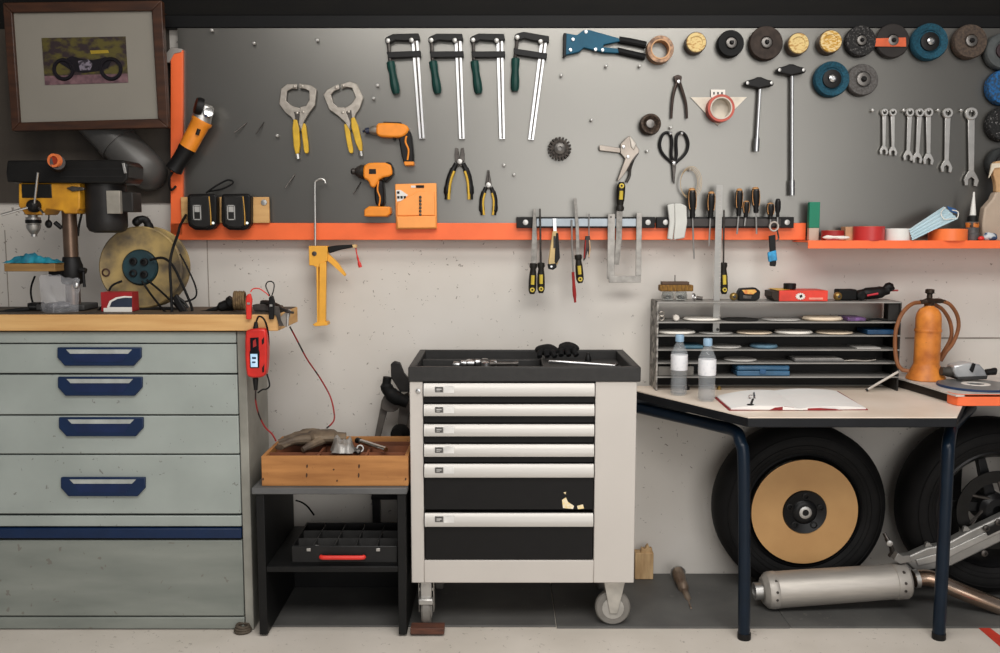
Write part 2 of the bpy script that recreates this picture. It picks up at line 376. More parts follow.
# ================================================================ black shelf unit
shm = mk('shelf_black', (20, 20, 20), .5, var=.2, scale=12); sht = mk('shelf_top_grey', (92, 92, 92), .55, var=.12, scale=10)
su = thing('shelf_unit', 'low black open shelf unit between cabinet and trolley', 'shelf unit', (W(330, 600, -.58).x, -.34, 0))
YU = -.585; ux0, ux1 = W(257.5, 560, YU).x, W(406, 560, YU).x; uzt = zz(487.5, YU)
for xa, xb in ((ux0, ux0 + .028), (ux1 - .028, ux1)): part(MB().box(xa, xb, YU, -.14, .0075, uzt - .02), 'side_panel', shm, su, .002)
part(MB().box(ux0 - .012, ux1 + .006, YU - .008, -.12, uzt - .022, uzt), 'top', sht, su, .003)
zm = zz(567, YU); part(MB().box(ux0 + .028, ux1 - .028, YU + .004, -.14, zm - .02, zm), 'shelf', shm, su, .002)
part(MB().box(ux0 + .028, ux1 - .028, -.155, -.14, .0075, zm - .02), 'back_panel', shm, su)

# ================================================================ table
topm = mk('table_laminate', (234, 222, 208), .45, c2=(214, 197, 178), scale=3)
tb = thing('trapezoid_table', 'pale topped trapezoid table with bent dark blue tube legs', 'table', (W(850, 600, -.35).x, -.36, 0))
ZT = .785
FLx, FRx = G(748, 417, ZT), G(957, 417, ZT); yF = FLx.y; yK = -.055; run = (yK - yF) * .577
tx0, tx1 = FLx.x, FRx.x
outl = [(tx0, yF), (tx1, yF), (tx1 + run, yK), (tx0 - run, yK)]
part(MB().slab(outl, ZT - .004, ZT), 'laminate', topm, tb)
part(MB().slab(outl, ZT - .034, ZT - .0042), 'edge_band', mk('black_edge', (22, 24, 28), .5), tb, .002)
nx, ny = .866, -.5
for i, sx in enumerate((-1, 1)):
    cx = (tx0 + .025) if sx < 0 else (tx1 + .008); zc = ZT - .075; bx = cx + sx * run * .88; 
    sp = .0 if sx > 0 else -.018; leg = [(cx, yF + .065, 0.0), (cx + sp * .4, yF + .065, .3), (cx + sp, yF + .065, zc - .09), (cx + sp + sx * .008, yF + .08, zc - .03), (cx + sx * .035, yF + .125, zc), (cx + sx * .09, yF + .22, zc + .003), (bx, yK - .07, zc + .003)]
    l = part(MB().tube(cm(leg, 6), .021, 12), 'leg', NAVY, tb)
    part(MB().lathe((cx, yF + .065, 0), (0, 0, 1), [(.0, 0), (.022, 0), (.023, .004), (.023, .022), (.0, .022)], 14), 'foot_cap', BLK, l)
part(MB().box(tx0 + .05, tx1 - .05, yF + .05, yF + .075, ZT - .046, ZT - .0345), 'apron', mk('navy_dark', (20, 30, 42), .4), tb, .003)
part(MB().box(tx0 - run * .85, tx1 + run * .85, yK - .08, yK - .06, ZT - .09, ZT - .034), 'back_apron', mk('navy_dark', (20, 30, 42), .4), tb, .003)

# orange edged counter on the right
ZW = .825
ctr = thing('counter', 'white topped counter with orange front edge above right of the table', 'worktop', (1.75, -.2, ZT))
pA = G(956, 395, ZW); pB = G(905, 379.5, ZW)
ol = [(pA.x, pA.y), (2.5, pA.y), (2.5, -.006), (pB.x - .04, -.006), (pB.x, pB.y)]
part(MB().slab(ol, ZW - .006, ZW), 'laminate', mk('counter_white', (216, 210, 202), .45), ctr)
part(MB().slab([(pA.x + .02, pA.y + .03), (2.5, pA.y + .03), (2.5, -.006), (pB.x - .02, -.006), (pB.x + .01, pB.y)], ZT + .001, ZW - .0065), 'core', mk('counter_core', (52, 44, 38), .7), ctr)
mb = MB(); mb.tube(cm([(pA.x + .008, pA.y + .05, ZW - .024), (pA.x + .006, pA.y + .02, ZW - .024), (pA.x + .022, pA.y + .002, ZW - .024), (pA.x + .06, pA.y, ZW - .024), (2.5, pA.y, ZW - .024)], 5), .021, 4)
mb = MB(); fr = [(pA.x, pA.y + .06), (pA.x + .002, pA.y + .025), (pA.x + .010, pA.y + .008), (pA.x + .03, pA.y), (2.5, pA.y)]
bk = [(x + .004, y + .012) for x, y in fr]
mb.slab(fr + bk[::-1], ZW - .0385, ZW + .001); part(mb, 'front_edge', ORANGE, ctr, .001)
part(MB().box(W(957, 430, -.05).x, W(964.5, 430, -.05).x, -.05, -.004, 0.0075, ZT), 'bracket_post', BLK, ctr, .002)

# ================================================================ sheet organizer on the table
orgm = mk('organizer_steel', (150, 147, 142), .5, .2, var=.15, scale=10); orgd = mk('organizer_dark', (44, 42, 40), .6, var=.15, scale=8)
rustm = mk('mottled_side', (170, 165, 158), .6, c2=(70, 66, 62), scale=42, lo=.4, hi=.6)
YO = -.17; ox0, ox1 = W(656.5, 345, YO).x, W(900, 345, YO).x
og = thing('sheet_organizer', 'grey steel pigeonhole organizer with thin shelves standing on the table', 'organizer', ((ox0 + ox1) / 2, -.09, ZT))
zo = [zz(p, YO) for p in (301.8, 321.8, 335.2, 349.4, 362.6, 376.5)]
part(MB().box(ox0, ox0 + .006, YO, -.02, ZT, zo[0]), 'side_panel', rustm, og)
part(MB().box(ox1 - .006, ox1, YO, -.02, ZT, zo[0]), 'side_panel', orgd, og)
part(MB().box(ox1 - .045, ox1 - .006, YO + .01, YO + .016, zo[1] + .004, zo[0]), 'corner_plate', orgd, og)
part(MB().box(ox0, ox1, -.03, -.022, ZT, zo[1]), 'back_panel', orgd, og)
for i, z in enumerate(zo):
    mb = MB(); mb.box(ox0 + .001, ox1 - .001, YO, -.0225 , z - .003, z); mb.box(ox0 + .001, ox1 - .001, YO - .001, YO + .002, z - .005, z)
    part(mb, 'shelf', orgm, og)
# ================================================================ tools on the board
def yb_(): return YB - .0005
# ---- F clamps
def fclamp(dx):
    o = lambda p: [(x + dx, y) for x, y in p]
    y1, y0 = YB - .006, YB - .026
    t = thing('bar_clamp', '', 'clamp', W(405 + dx, 36, YB), 'steel bar clamps with dark green handles')
    mb = MB(); mb.poly(o([(411.2, 38), (418, 38), (424.8, 138.5), (419, 138.8)]), y0 + .006, y1); part(mb, 'bar', mk('clamp_bar', (222, 222, 222), .28, .9, var=.06), t, .001)
    mb = MB(); mb.poly(o([(414, 40), (416, 40), (422.6, 138), (421.2, 138)]), y0 + .004, y0 + .0065); part(mb, 'groove', DKST, t)
    mb = MB(); mb.poly(o([(384.8, 38.5), (387, 36.6), (393, 33.8), (418.6, 33.2), (420, 39.6), (404.5, 40.6), (395, 40), (391.5, 42), (387, 43.6), (385, 42)]), y0 - .004, y1)
    mb.pt([(c[0] + dx, c[1], y0 - .006) for c in ((388, 40.5), (388, 40.5))], 2, 1) if 0 else None
    part(mb, 'fixed_jaw', BLK, t, .002)
    part(MB().poly(o([(386.4, 52), (420.4, 50.4), (420.8, 56.4), (410, 57), (388.5, 58)]), y0 - .004, y1), 'sliding_jaw', BLK, t, .002)
    part(MB().pt([(388.2 + dx, 41, y0 + .004), (389.8 + dx, 62, y0 + .004)], 1.7, 1), 'screw', DKST, t)
    ax = W(396.5 + dx, 94, y0 + .004) - W(390.5 + dx, 61, y0 + .004); L = ax.length; k = S(YB)
    part(MB().lathe(W(390.3 + dx, 61, y0 + .004), ax, [(2.2 * k, 0), (4.1 * k, .03 * L), (4.1 * k, .2 * L), (3.5 * k, .35 * L), (4.4 * k, .7 * L), (4.2 * k, .9 * L), (2.8 * k, L)], 10), 'handle', GREENB, t)
    for c in ((387.8, 40.8), (411.4, 40.3)): part(MB().lathe(W(c[0] + dx, c[1], y0 - .004), (0, -1, 0), [(2.4 * k, 0), (2.2 * k, .004), (1 * k, .006)], 10), 'pad', SATIN, t)
    return t
f0 = fclamp(0); L0 = f0.location.copy()
f0['label'] = 'leftmost steel bar clamp with dark green handle on the grey board'
for dx, ang, lb in ((42, 1.6, 'bar clamp second from the left, dark green handle, on grey board'), (82.5, 2.2, 'bar clamp third from the left, beside the tilted one'), (126, 11, 'rightmost bar clamp, hanging tilted with its bar slanting left')):
    clone(f0, L0 + V((dx * S(YB), 0, 0)), ang, lb)
# ---- C locking clamps
LJ = [(297, 84), (287, 84), (281, 88.5), (279, 104), (285.5, 113), (291, 117), (296, 125), (300, 122), (300, 108), (292, 106), (286, 101), (287, 91), (292, 88.5), (297, 89)]
RJ = [(299, 83.2), (311, 85.2), (316.5, 89), (315, 105), (308.5, 113.5), (303.5, 122), (301.5, 130), (298.5, 124), (300, 107), (306, 105.5), (309.2, 100), (309, 91), (305, 88.8), (299, 88.3)]
HM = [(291.6, 119), (298.6, 120), (300, 153), (294, 154.8)]
HL = [(300.5, 126), (305, 122), (306.5, 131), (308.8, 150), (307.5, 153.5), (304, 153), (302.5, 138)]
def cclamp(c1, rot, mir, label):
    f = lambda p: T2(p, (297.7, 99.3), c1, rot, 1, mir); y = YB
    t = thing('locking_clamp', label, 'clamp', W(c1[0], c1[1], YB), 'C locking clamps with yellow handles')
    part(MB().poly(f(LJ), y - .020, y - .010), 'jaw', OLDST, t, .002); part(MB().poly(f(RJ), y - .024, y - .013), 'jaw', OLDST, t, .002)
    part(MB().poly(f(HM), y - .026, y - .006, 1), 'handle', YEL, t, .003); part(MB().poly(f(HL), y - .022, y - .008, 1), 'lever', YEL, t, .002)
    mb = MB(); p = f([(297.2, 154), (298, 159)]); mb.pt([(*p[0], y - .016), (*p[1], y - .016)], 2.2, 1); part(mb, 'screw', SATIN, t)
    for q in f([(294.5, 86.5), (302, 86), (297, 113), (303, 112)]): part(MB().lathe(W(q[0], q[1], y - .023), (0, -1, 0), [(.006, 0), (.005, .004), (.002, .005)], 10), 'rivet', OLDST, t)
    part(MB().poly(f([(294, 112), (301, 112), (301.5, 131), (297.5, 131)]), y - .0215, y - .0075), 'link', DKST, t)
cclamp((297.7, 99.3), 0, False, 'left C shaped locking clamp with yellow handles, hanging straight')
cclamp((344, 99), -17, True, 'right C shaped locking clamp with yellow handles, hanging slanted')
# ---- angle grinder
t = thing('angle_grinder', 'orange and black angle grinder hanging on orange left board edge', 'angle grinder', W(192, 140, YB)); yg = -.115
ax = [(205.5, 111), (200, 124), (186, 150), (173, 171), (169, 178)]
def seg(a, b, prof, m, name, n=16):
    A = W(*a, yg); B = W(*b, yg); d = B - A; L = d.length; k = S(yg)
    return part(MB().lathe(A, d, [(r * k, h * L) for r, h in prof], n), name, m, t)
seg((206.5, 106), (201, 121), [(5, -.12), (7.5, 0), (8.6, .2), (8.6, .6), (9.6, .9), (9.6, 1.05)], SATIN, 'gear_head')
c = W(203, 107.5, yg - .02)
part(MB().lathe(c, V((-.8, -.45, .25)), [(3 * S(yg), .03), (7.5 * S(yg), .028), (8.5 * S(yg), .018), (8.5 * S(yg), .004), (5 * S(yg), .0)], 20), 'guard', BLK, t)
part(MB().lathe(W(208, 113, yg - .026), (.45, -.8, .3), [(.019, 0), (.017, .008), (.006, .010)], 16), 'gear_cover', STEEL, t)
part(MB().lathe(W(206, 116, yg - .038), (.2, -.9, .2), [(.005, 0), (.005, .004), (.002, .005)], 10), 'spindle_button', BLUE, t)
seg((202.5, 120), (187.5, 148), [(10.2, 0), (10.5, .06), (9.2, .16), (8.8, .5), (8.6, 1)], TOOLOR, 'motor_housing')
seg((187.5, 148), (173, 171), [(8.8, 0), (8, .2), (7.6, .7), (8.6, .95), (6, 1.0)], BLK, 'rear_grip')
p = [W(199, 129, yg - .031), W(197, 135, yg - .031)]; part(MB().tube([p[0], p[1]], .007, 8), 'switch', BLK, t)
part(MB().pt([(172.5, 172, yg), (169, 180, yg), (171, 190, -.09), (176, 186, -.08)], 1.2), 'cord', BLK2, t)
# ---- battery chargers on a wooden batten
wb = one(MB().rb(181, 197, 269, 223, YS - .016, YS - .0005), 'mounting_batten', WOOD, 'pale wooden batten screwed over lower left corner of the board', 'batten', None, .002)
part(MB().lathe(W(264, 202.5, YS - .016), (0, -1, 0), [(.012, 0), (.011, .003), (.004, .004)], 14), 'screw', SATIN, wb)
def charger(dx, label):
    y0 = YS - .075; y1 = YS - .017; o = lambda p: [(x + dx, y) for x, y in p]
    t = thing('battery_charger', label, 'battery charger', W(201 + dx, 230, YS), 'black battery chargers on the batten')
    part(MB().poly(o([(188, 194), (214, 193.5), (216.5, 196), (216.5, 224), (213, 229), (207, 230.2), (195, 230), (188.5, 226), (187, 220), (187, 197)]), y0 + .012, y1), 'housing', BLK, t, .006)
    part(MB().poly(o([(189, 196), (209.5, 195.5), (210.5, 226), (205, 228), (195, 227.5), (190, 224)]), y0, y0 + .02), 'battery', mk('battery_black', (40, 39, 38), .4), t, .005)
    fr = MB(); 
    for a in ((193, 205, 201, 206), (193, 219, 201, 220), (193, 205, 194, 220), (200, 205, 201, 220)): fr.rb(a[0] + dx, a[1], a[2] + dx, a[3], y0 - .0015, y0 + .002)
    part(fr, 'label_outline', mk('pale_grey', (170, 168, 164), .5), t)
    part(MB().rb(194.5 + dx, 206.5, 199.5 + dx, 212, y0 - .001, y0 + .002), 'label_mark', mk('pale_grey', (170, 168, 164), .5), t)
    part(MB().pt([(209 + dx, 196.5, y0 - .001), (210.5 + dx, 212, y0 - .002), (211 + dx, 225, y0 - .001)], .55, 3), 'trim_line', mk('gold_line', (200, 150, 60), .5), t)
    part(MB().lathe(W(213.2 + dx, 223, y0 + .012), (0, -1, 0), [(.005, 0), (.005, .002), (0, .003)], 8), 'indicator', mk('led_white', (240, 255, 240), .4, emit=.6), t)
    part(MB().rb(194 + dx, 200, 210 + dx, 224, y1, YS - .0168), 'wall_mount', BLK, t)
    return t
charger(0, 'left of the two black battery chargers with battery on wooden batten'); charger(34, 'right of the two black battery chargers, nearer the batten screw')
tag(one(MB().pt([(206, 193, -.1), (216, 186, -.09), (228, 180, -.085), (233, 183, -.085), (222, 189, -.09), (208, 191.5, -.09)], .9), 'charger_lead', BLK2, 'black looped lead behind the tops of the battery chargers', 'cable'), 'black looped lead behind the tops of the battery chargers', 'cable')
# ---- orange cordless tools
t = thing('cordless_screwdriver', 'small orange pistol shaped cordless screwdriver, without battery, on the board', 'screwdriver', W(390, 140, YB)); y0, y1 = YB - .06, YB - .004
part(MB().poly([(376, 124.6), (379, 122.5), (402, 123), (408.5, 126.6), (408.3, 132), (403, 136.5), (398, 137.5), (381, 136.8), (376, 135)], y0, y1, 1), 'body', TOOLOR, t, .012)
part(MB().poly([(383, 121.6), (401, 122.2), (403, 124.6), (384, 123.8)], y0 + .015, y1 - .012), 'top_strip', BLK, t, .002)
part(MB().lathe(W(377, 130, -.082), (-1, 0, -.08), [(.018, 0), (.017, .016), (.012, .026), (.010, .034)], 14), 'nose', OLDST, t)
part(MB().lathe(W(369.5, 130.6, -.082), (-1, 0, -.12), [(.012, 0), (.012, .014), (.005, .02), (.004, .026)], 12), 'chuck', mk('blue_black', (34, 42, 66), .4), t)
part(MB().poly([(398.5, 136), (404, 133), (409, 128.5), (412, 138), (414, 162), (411, 165), (404.5, 165), (402.5, 160), (400.5, 150)], y0 + .008, y1, 1), 'grip', BLK, t, .008)
part(MB().pt([(406.5, 136, y0 + .006), (405.5, 142, y0 + .005), (408.5, 150, y0 + .005), (407.5, 160, y0 + .006)], .9), 'grip_trim', TOOLOR, t)
part(MB().poly([(403.6, 161.5), (413.8, 161.5), (413.8, 165.3), (404.6, 165.6)], y0 + .004, y1, 0), 'foot', TOOLOR, t, .003)
part(MB().poly([(392.5, 137), (396, 137), (395, 140), (393, 140)], y0 + .015, y1 - .01), 'trigger', BLK, t, .002)
t = thing('impact_driver', 'orange impact driver without battery, hanging above the orange rail', 'impact driver', W(377, 190, YB)); y0, y1 = YB - .075, YB - .004
part(MB().poly([(363, 168), (365, 164.5), (370, 162.4), (390.5, 162.6), (392.5, 173), (391, 176), (380.5, 178), (377, 183), (374.6, 187.5), (370.5, 187.5), (368.3, 180.4), (363, 178.6)], y0, y1, 1), 'body', TOOLOR, t, .012)
part(MB().lathe(W(364, 172, -.09), (-1, 0, .06), [(.029, 0), (.027, .012), (.019, .026), (.012, .034), (.012, .044), (.006, .05)], 18), 'nose', DKST, t)
part(MB().poly([(385, 162), (390, 162), (392.6, 168), (392.8, 174), (389, 179), (384.5, 183), (383, 177), (389, 172)], y0 + .008, y1 - .004), 'motor_cap', BLK, t, .006)
part(MB().poly([(374.6, 180.5), (382, 178.5), (384, 190), (384.5, 206), (376, 206.5), (374, 196)], y0 + .012, y1, 1), 'grip', BLK, t, .008)
part(MB().pt([(378.5, 181, y0 + .01), (377.5, 190, y0 + .009), (380, 198, y0 + .009), (379, 206, y0 + .01)], .8), 'grip_trim', TOOLOR, t)
part(MB().poly([(364, 209.5), (369, 206.2), (389.7, 206.6), (390.4, 213.5), (386.5, 216.6), (364, 216.6)], y0 - .006, y1, 0), 'battery_foot', TOOLOR, t, .005)
mb = MB(); mb.rb(369, 169, 376, 174, y0 - .001, y0 + .004); part(mb, 'vent', BLK, t)
# ---- orange drill bit wallet
t = thing('bit_holder', 'square orange plastic drill bit holder standing against the board', 'bit holder', W(416, 229, YS)); y0, y1 = YS - .03, YS - .001
part(MB().poly([(394.8, 184), (436.4, 183), (437, 228.8), (396, 229.4)], y0 + .014, y1), 'back_plate', HOLDER, t, .004)
part(MB().poly([(396.4, 216.2), (435.6, 215.8), (436.2, 228), (397.4, 228.6)], y0 - .004, y1 - .008), 'lower_pocket', HOLDER, t, .004)
part(MB().poly([(397, 203), (418, 191), (434.5, 191), (435, 215.5), (397, 216)], y0 + .006, y1 - .008), 'sloped_cover', HOLDER, t, .003)
mb = MB(); mb.poly([(396, 190), (400.5, 190), (408, 195), (401, 201), (397, 201.5)], y0 + .0125, y0 + .016); part(mb, 'sticker', WHITEP, t)
mb = MB(); mb.rb(397, 191.3, 399.5, 193.8, y0 + .0115, y0 + .014)
for x in (397.2, 400.4, 403.6): mb.rb(x, 196, x + 2.3, 198.6, y0 + .0115, y0 + .014)
part(mb, 'sticker_print', BLK, t)
mb = MB()
for i in range(6): mb.lathe(W(420.3, 195.8 + i * 3.5, y0 + .004), (0, 0, -1), [(.003, 0), (.0048, .003), (.0048, .008), (.003, .0105)], 8)
part(mb, 'drill_bit', DKST, t)
mb = MB(); mb.rb(411, 185.6, 415.5, 187.6, y0 + .012, y0 + .016); part(mb, 'slot', WHITEP, t)
mb = MB(); mb.rb(416, 185.2, 424, 187.8, y0 + .011, y0 + .016); part(mb, 'slot', BLK, t)
# ---- pliers
def pliers(name, label, jaws, piv, left, right, m1, rp, cat='pliers'):
    t = thing(name, label, cat, W(*piv, YB))
    for j, y in zip(jaws, (YB - .022, YB - .019)): part(MB().poly(j, y, y + .012), 'jaw', DKST, t, .0015)
    part(MB().lathe(W(*piv, YB - .022), (0, -1, 0), [(.010, 0), (.009, .005), (.003, .006)], 12), 'pivot', SATIN, t)
    for h, sg in ((left, -1), (right, 1)):
        g = part(MB().pt([(x, y, YB - .016) for x, y in h], [rp * .8] + [rp] * 3 + [rp * 1.15, rp * .8], n=10), 'handle', m1, t)
        part(MB().pt([(x - sg * rp * .55, y, YB - .016 - rp * S(YB) * .75) for x, y in h[1:]], rp * .45, n=6), 'grip_inlay', YEL, g)
pliers('combination_pliers', 'larger black and yellow combination pliers on the grey board', [[(455.4, 147.5), (458.2, 148.5), (459.5, 158), (464, 165), (461, 167), (455, 161), (454.6, 154)], [(463.6, 147.5), (460.9, 148.5), (459.6, 158), (454.6, 166), (458, 167), (464.4, 161), (464.6, 154)]], (459.8, 161.5),
       [(456.5, 163.5), (452.5, 171), (449.4, 179), (447.5, 189), (447, 199.5)], [(463, 163.5), (466.6, 171), (469, 179), (470.3, 189), (470.6, 199.5)], BLK, 3.1)
pliers('needle_nose_pliers', 'smaller black and yellow needle nose pliers beside combination pliers', [[(487.4, 170), (488.2, 170), (488.4, 182), (491, 188), (488, 189.5), (485.2, 184), (486.2, 178)], [(489.3, 170), (488.5, 170), (488.3, 182), (485.5, 188), (488.8, 189.5), (491.6, 184), (490.6, 178)]], (488.4, 185),
       [(486, 187.5), (483.6, 193), (481.8, 200), (481.8, 208), (482.6, 215)], [(491, 187.5), (493.4, 193), (495, 200), (495, 208), (494.2, 215)], BLK, 2.5)
# ---- blue rivet gun + tape roll + brushes
t = thing('rivet_gun', 'long blue hand riveter with black grips at top of the board', 'riveter', W(600, 45, YB)); y0, y1 = YB - .03, YB - .006
bl = mk('riveter_blue', (8, 80, 106), .65, var=.12)
part(MB().poly([(565.5, 33), (577, 35), (583.5, 30), (589.5, 29.8), (618.5, 38), (621, 41), (604, 44.5), (603, 47), (618.5, 48.5), (619, 53), (603.7, 52.4), (584, 47.5), (579, 52), (567, 54.5), (564, 56)], y0, y1), 'body', bl, t, .003)
part(MB().poly([(563.6, 33), (566.6, 33), (566, 56), (563.2, 57)], y0 - .006, y1 + .002), 'nose_piece', BLK, t, .002)
part(MB().pt([(619, 39.8, y0 + .012), (632, 42, y0 + .012), (646, 45, y0 + .012)], 3.4, n=10), 'grip', BLK2, t); part(MB().pt([(617, 50.6, y0 + .012), (630, 53.6, y0 + .012), (645, 57, y0 + .012)], 3.2, n=10), 'grip', BLK2, t)
for c in ((573, 39.6), (570.5, 50), (586, 32), (595.5, 49.6), (602.5, 50.2)): part(MB().lathe(W(*c, y0), (0, -1, 0), [(.007, 0), (.006, .004), (.002, .005)], 10), 'rivet', STEEL, t)
def tape_roll(c, R, r, y0, y1, m, core, label, axis=(0, -1, 0)):
    k = S(y0); L = abs(y1 - y0); cc = W(c[0], c[1], y0) + V((0, L, 0))
    t = one(MB().lathe(cc, axis, [(r * k, 0), (R * k, 0), (R * k, L), (r * k, L)], 36, True), 'tape_roll', m, label, 'tape roll', None, .001)
    part(MB().lathe(cc, axis, [((r - 1.2) * k, .0), (r * k, .0), (r * k, L + .0015), ((r - 1.2) * k, L + .0015)], 36, True), 'core', core, t)
    return t
KRAFT = mk('kraft_core', (196, 152, 112), .7, var=.1)
tape_roll((660.6, 49), 13, 9.6, YB - .05, YB - .001, mk('masking_tape', (190, 150, 118), .6, c2=(96, 72, 56), scale=60), KRAFT, 'beige tape roll hanging on the tip of the blue riveter')
wire = mk('brush_wire', (78, 70, 64), .6, .5, var=.5, scale=120, bump=.4)
def wirebrush(c, r, y0, label, tw, hub):
    cc = W(*c, y0); k = S(y0)
    t = one(MB().gear(cc, r * .74 * k, r * k, y0, y0 + .035, tw, .62), 'wire_brush_wheel', wire, label, 'wire brush')
    part(MB().lathe(cc, (0, -1, 0), [(hub * 1.5 * k, 0), (hub * 1.4 * k, .006), (hub * k, .010), (hub * .55 * k, .012), (hub * .5 * k, .004)], 18), 'hub', hubm, t)
hubm = mk('hub_steel', (128, 124, 120), .4, .7, var=.2)
wirebrush((559.8, 148.6), 11.5, YB - .036, 'twisted wire wheel with toothed edge above the needle nose pliers', 20, 4)
cc = W(649.5, 124, -.095); k = S(-.09)
t = one(MB().lathe(W(648.6, 126, -.059), (.08, -1, .12), [(9.5 * k, 0), (10.5 * k, .02), (10 * k, .04), (8 * k, .042), (5 * k, .03)], 26), 'wire_cup_brush', mk('brown_wire', (84, 68, 56), .6, .4, var=.5, scale=120, bump=.4), 'brown wire cup brush between riveter and locking pliers', 'wire brush')
part(MB().lathe(W(649, 125, -.075), (.08, -1, .12), [(4 * k, 0), (4 * k, .024), (2 * k, .026)], 14), 'hub', hubm, t)
# ---- locking pliers, pincers, scissors
t = thing('locking_pliers', 'pale nickel locking pliers with long flat welding jaw on the board', 'pliers', W(625, 160, YB)); y1 = YB - .012
nick = mk('nickel', (160, 150, 140), .42, .75, var=.15)
part(MB().poly([(599, 145.6), (600.5, 145), (621, 148), (620.5, 153), (599.5, 150.6)], y1 - .012, y1), 'flat_jaw', nick, t, .002)
part(MB().poly([(620.5, 144), (626.6, 137.6), (630, 135.6), (635, 143), (639.5, 150.3), (638.4, 154), (631, 163), (625, 173.5), (618.7, 181), (617, 181), (621, 170), (625.2, 158.6), (620.5, 153.2)], y1 - .018, y1 - .002), 'body', nick, t, .002)
part(MB().poly([(629.5, 135.5), (636.5, 143.5), (634, 150), (631, 147)], y1 - .021, y1 - .012), 'upper_jaw', OLDST, t, .002)
part(MB().pt([(634, 158, y1 - .006), (630.5, 168, y1 - .006), (629.5, 176, y1 - .006), (626.5, 182.5, y1 - .006)], 1.3), 'release_lever', DKST, t)
part(MB().pt([(638, 153, y1 - .014), (632, 162, y1 - .02), (627.5, 171, y1 - .014)], 1), 'link', DKST, t)
for c in ((623.5, 147), (628, 157)): part(MB().lathe(W(*c, y1 - .018), (0, -1, 0), [(.007, 0), (.006, .004), (.002, .005)], 10), 'rivet', STEEL, t)
t = thing('end_pincers', 'dark slim end cutting pincers hanging open on the board', 'pincers', W(679, 95, YB)); y1 = YB - .012
brn = mk('brown_steel', (78, 66, 60), .45, .6, var=.2)
for q in ([(673.8, 76), (678, 74.6), (682, 76), (680.5, 79.5), (677, 84), (674.6, 80)], [(674, 77.5), (678, 76.5), (682.2, 77), (681, 82), (678.6, 85), (676, 81)]): part(MB().poly(q, y1 - .012, y1), 'jaw', brn, t, .0015)
part(MB().pt([(677.6, 81, y1 - .006), (674, 92, y1 - .006), (672.2, 104, y1 - .006), (671.4, 118.5, y1 - .006)], [1.7, 1.1]), 'handle', brn, t); part(MB().pt([(679, 81, y1 - .006), (683, 93, y1 - .006), (686, 104, y1 - .006), (687, 118.5, y1 - .006)], [1.7, 1.1]), 'handle', brn, t)
part(MB().lathe(W(678.6, 81.6, y1 - .012), (0, -1, 0), [(.007, 0), (.006, .004), (.002, .005)], 10), 'pivot', STEEL, t)
t = thing('scissors', 'black looped handle scissors hanging point down on the board', 'scissors', W(673, 160, YB)); y1 = YB - .014
for sg in (-1, 1):
    X = lambda d: 674.0 + sg * d
    loop = [(X(-2.5 * 0 + .8), 162), (X(2.6), 155), (X(2.2), 145), (X(2.6), 137), (X(5), 133), (X(8.8), 132.8), (X(12.2), 136.5), (X(14.2), 143.5), (X(12.8), 151), (X(8.4), 157), (X(4), 160.8), (X(.8), 164)]
    part(MB().pt([(x, y, y1) for x, y in loop], 1.45, n=8), 'handle_loop', BLK, t)
    part(MB().poly([(X(-2.4), 160), (X(2), 161), (X(2.2), 168), (X(.8), 178), (X(-.6), 184.5), (X(-1.4), 172)], y1 - .005 - .003 * sg, y1 - .001 - .003 * sg), 'blade', DKST, t, .0008)
part(MB().lathe(W(674, 163.5, y1 - .008), (0, -1, 0), [(.008, 0), (.007, .005), (.002, .007)], 12), 'pivot', STEEL, t)
for x in (670.2, 681.5): part(MB().lathe(W(x, 133.5, y1 - .006), (0, -1, 0), [(.006, 0), (.006, .008), (.002, .011)], 10), 'rivet', STEEL, t)
# ---- bias tape roll on triangular paper card
t = thing('paper_card', 'cream triangular paper card with white hanging tag on the board', 'card', W(718, 110, YB))
part(MB().poly([(690.6, 97.3), (747, 97), (718, 126)], YB - .006, YB - .002), 'card', mk('cream_card', (222, 212, 196), .7), t)
mb = MB(); mb.poly([(711, 89.6), (725.2, 89.6), (725.2, 97.4), (711, 97.4)], YB - .009, YB - .006); part(mb, 'tag', WHITE, t)
mb = MB()
for x in (714, 718, 722): mb.rb(x - .8, 92, x + .8, 94.5, YB - .0095, YB - .008)
part(mb, 'tag_hole', BLK, t)
tape_roll((721.3, 108), 13.3, 10.8, YB - .05, YB - .0065, mk('red_tape', (186, 82, 66), .5), mk('pale_core', (206, 196, 182), .6), 'thin red edged tape roll hung in front of triangular paper card')
# ---- T handles
def thandle(c, tip, label, sl):
    y = YB - .022; t = thing('t_handle_wrench', label, 'socket wrench', W(*c, YB), 'T handle socket wrenches')
    part(MB().poly([(c[0] - 15, c[1] + 1), (c[0] - 13.5, c[1] - 2.6), (c[0] - 8, c[1] - 3.4), (c[0], c[1] - 7), (c[0] + 8, c[1] - 3.4), (c[0] + 13.5, c[1] - 2.6), (c[0] + 15, c[1] + 1), (c[0] + 13, c[1] + 3), (c[0] + 4, c[1] + 4.5), (c[0], c[1] + 6), (c[0] - 4, c[1] + 4.5), (c[0] - 13, c[1] + 3)], y - .014, y + .014, 1), 'handle', BLK, t, .006)
    part(MB().pt([(c[0] + .3, c[1] + 4, y), (tip[0], tip[1] - 2, y)], 1.75, 1, 10), 'shaft', STEEL, t)
    part(MB().pt([(tip[0] + (c[0] - tip[0]) * sl / (tip[1] - c[1]), tip[1] - sl, y), (*tip, y)], 2.9, 1, 12), 'socket', STEEL, t)
    for d in (-12, 12): part(MB().lathe(W(c[0] + d, c[1], y - .014), (0, -1, 0), [(.006, 0), (.006, .002), (.002, .003)], 10), 'cap', SATIN, t)
thandle((759.6, 83), (756.2, 151.5), 'shorter black T handle socket wrench, hanging slightly tilted', 13); thandle((791.6, 70), (791.8, 195.5), 'longer black T handle socket wrench with long thin shaft', 15)
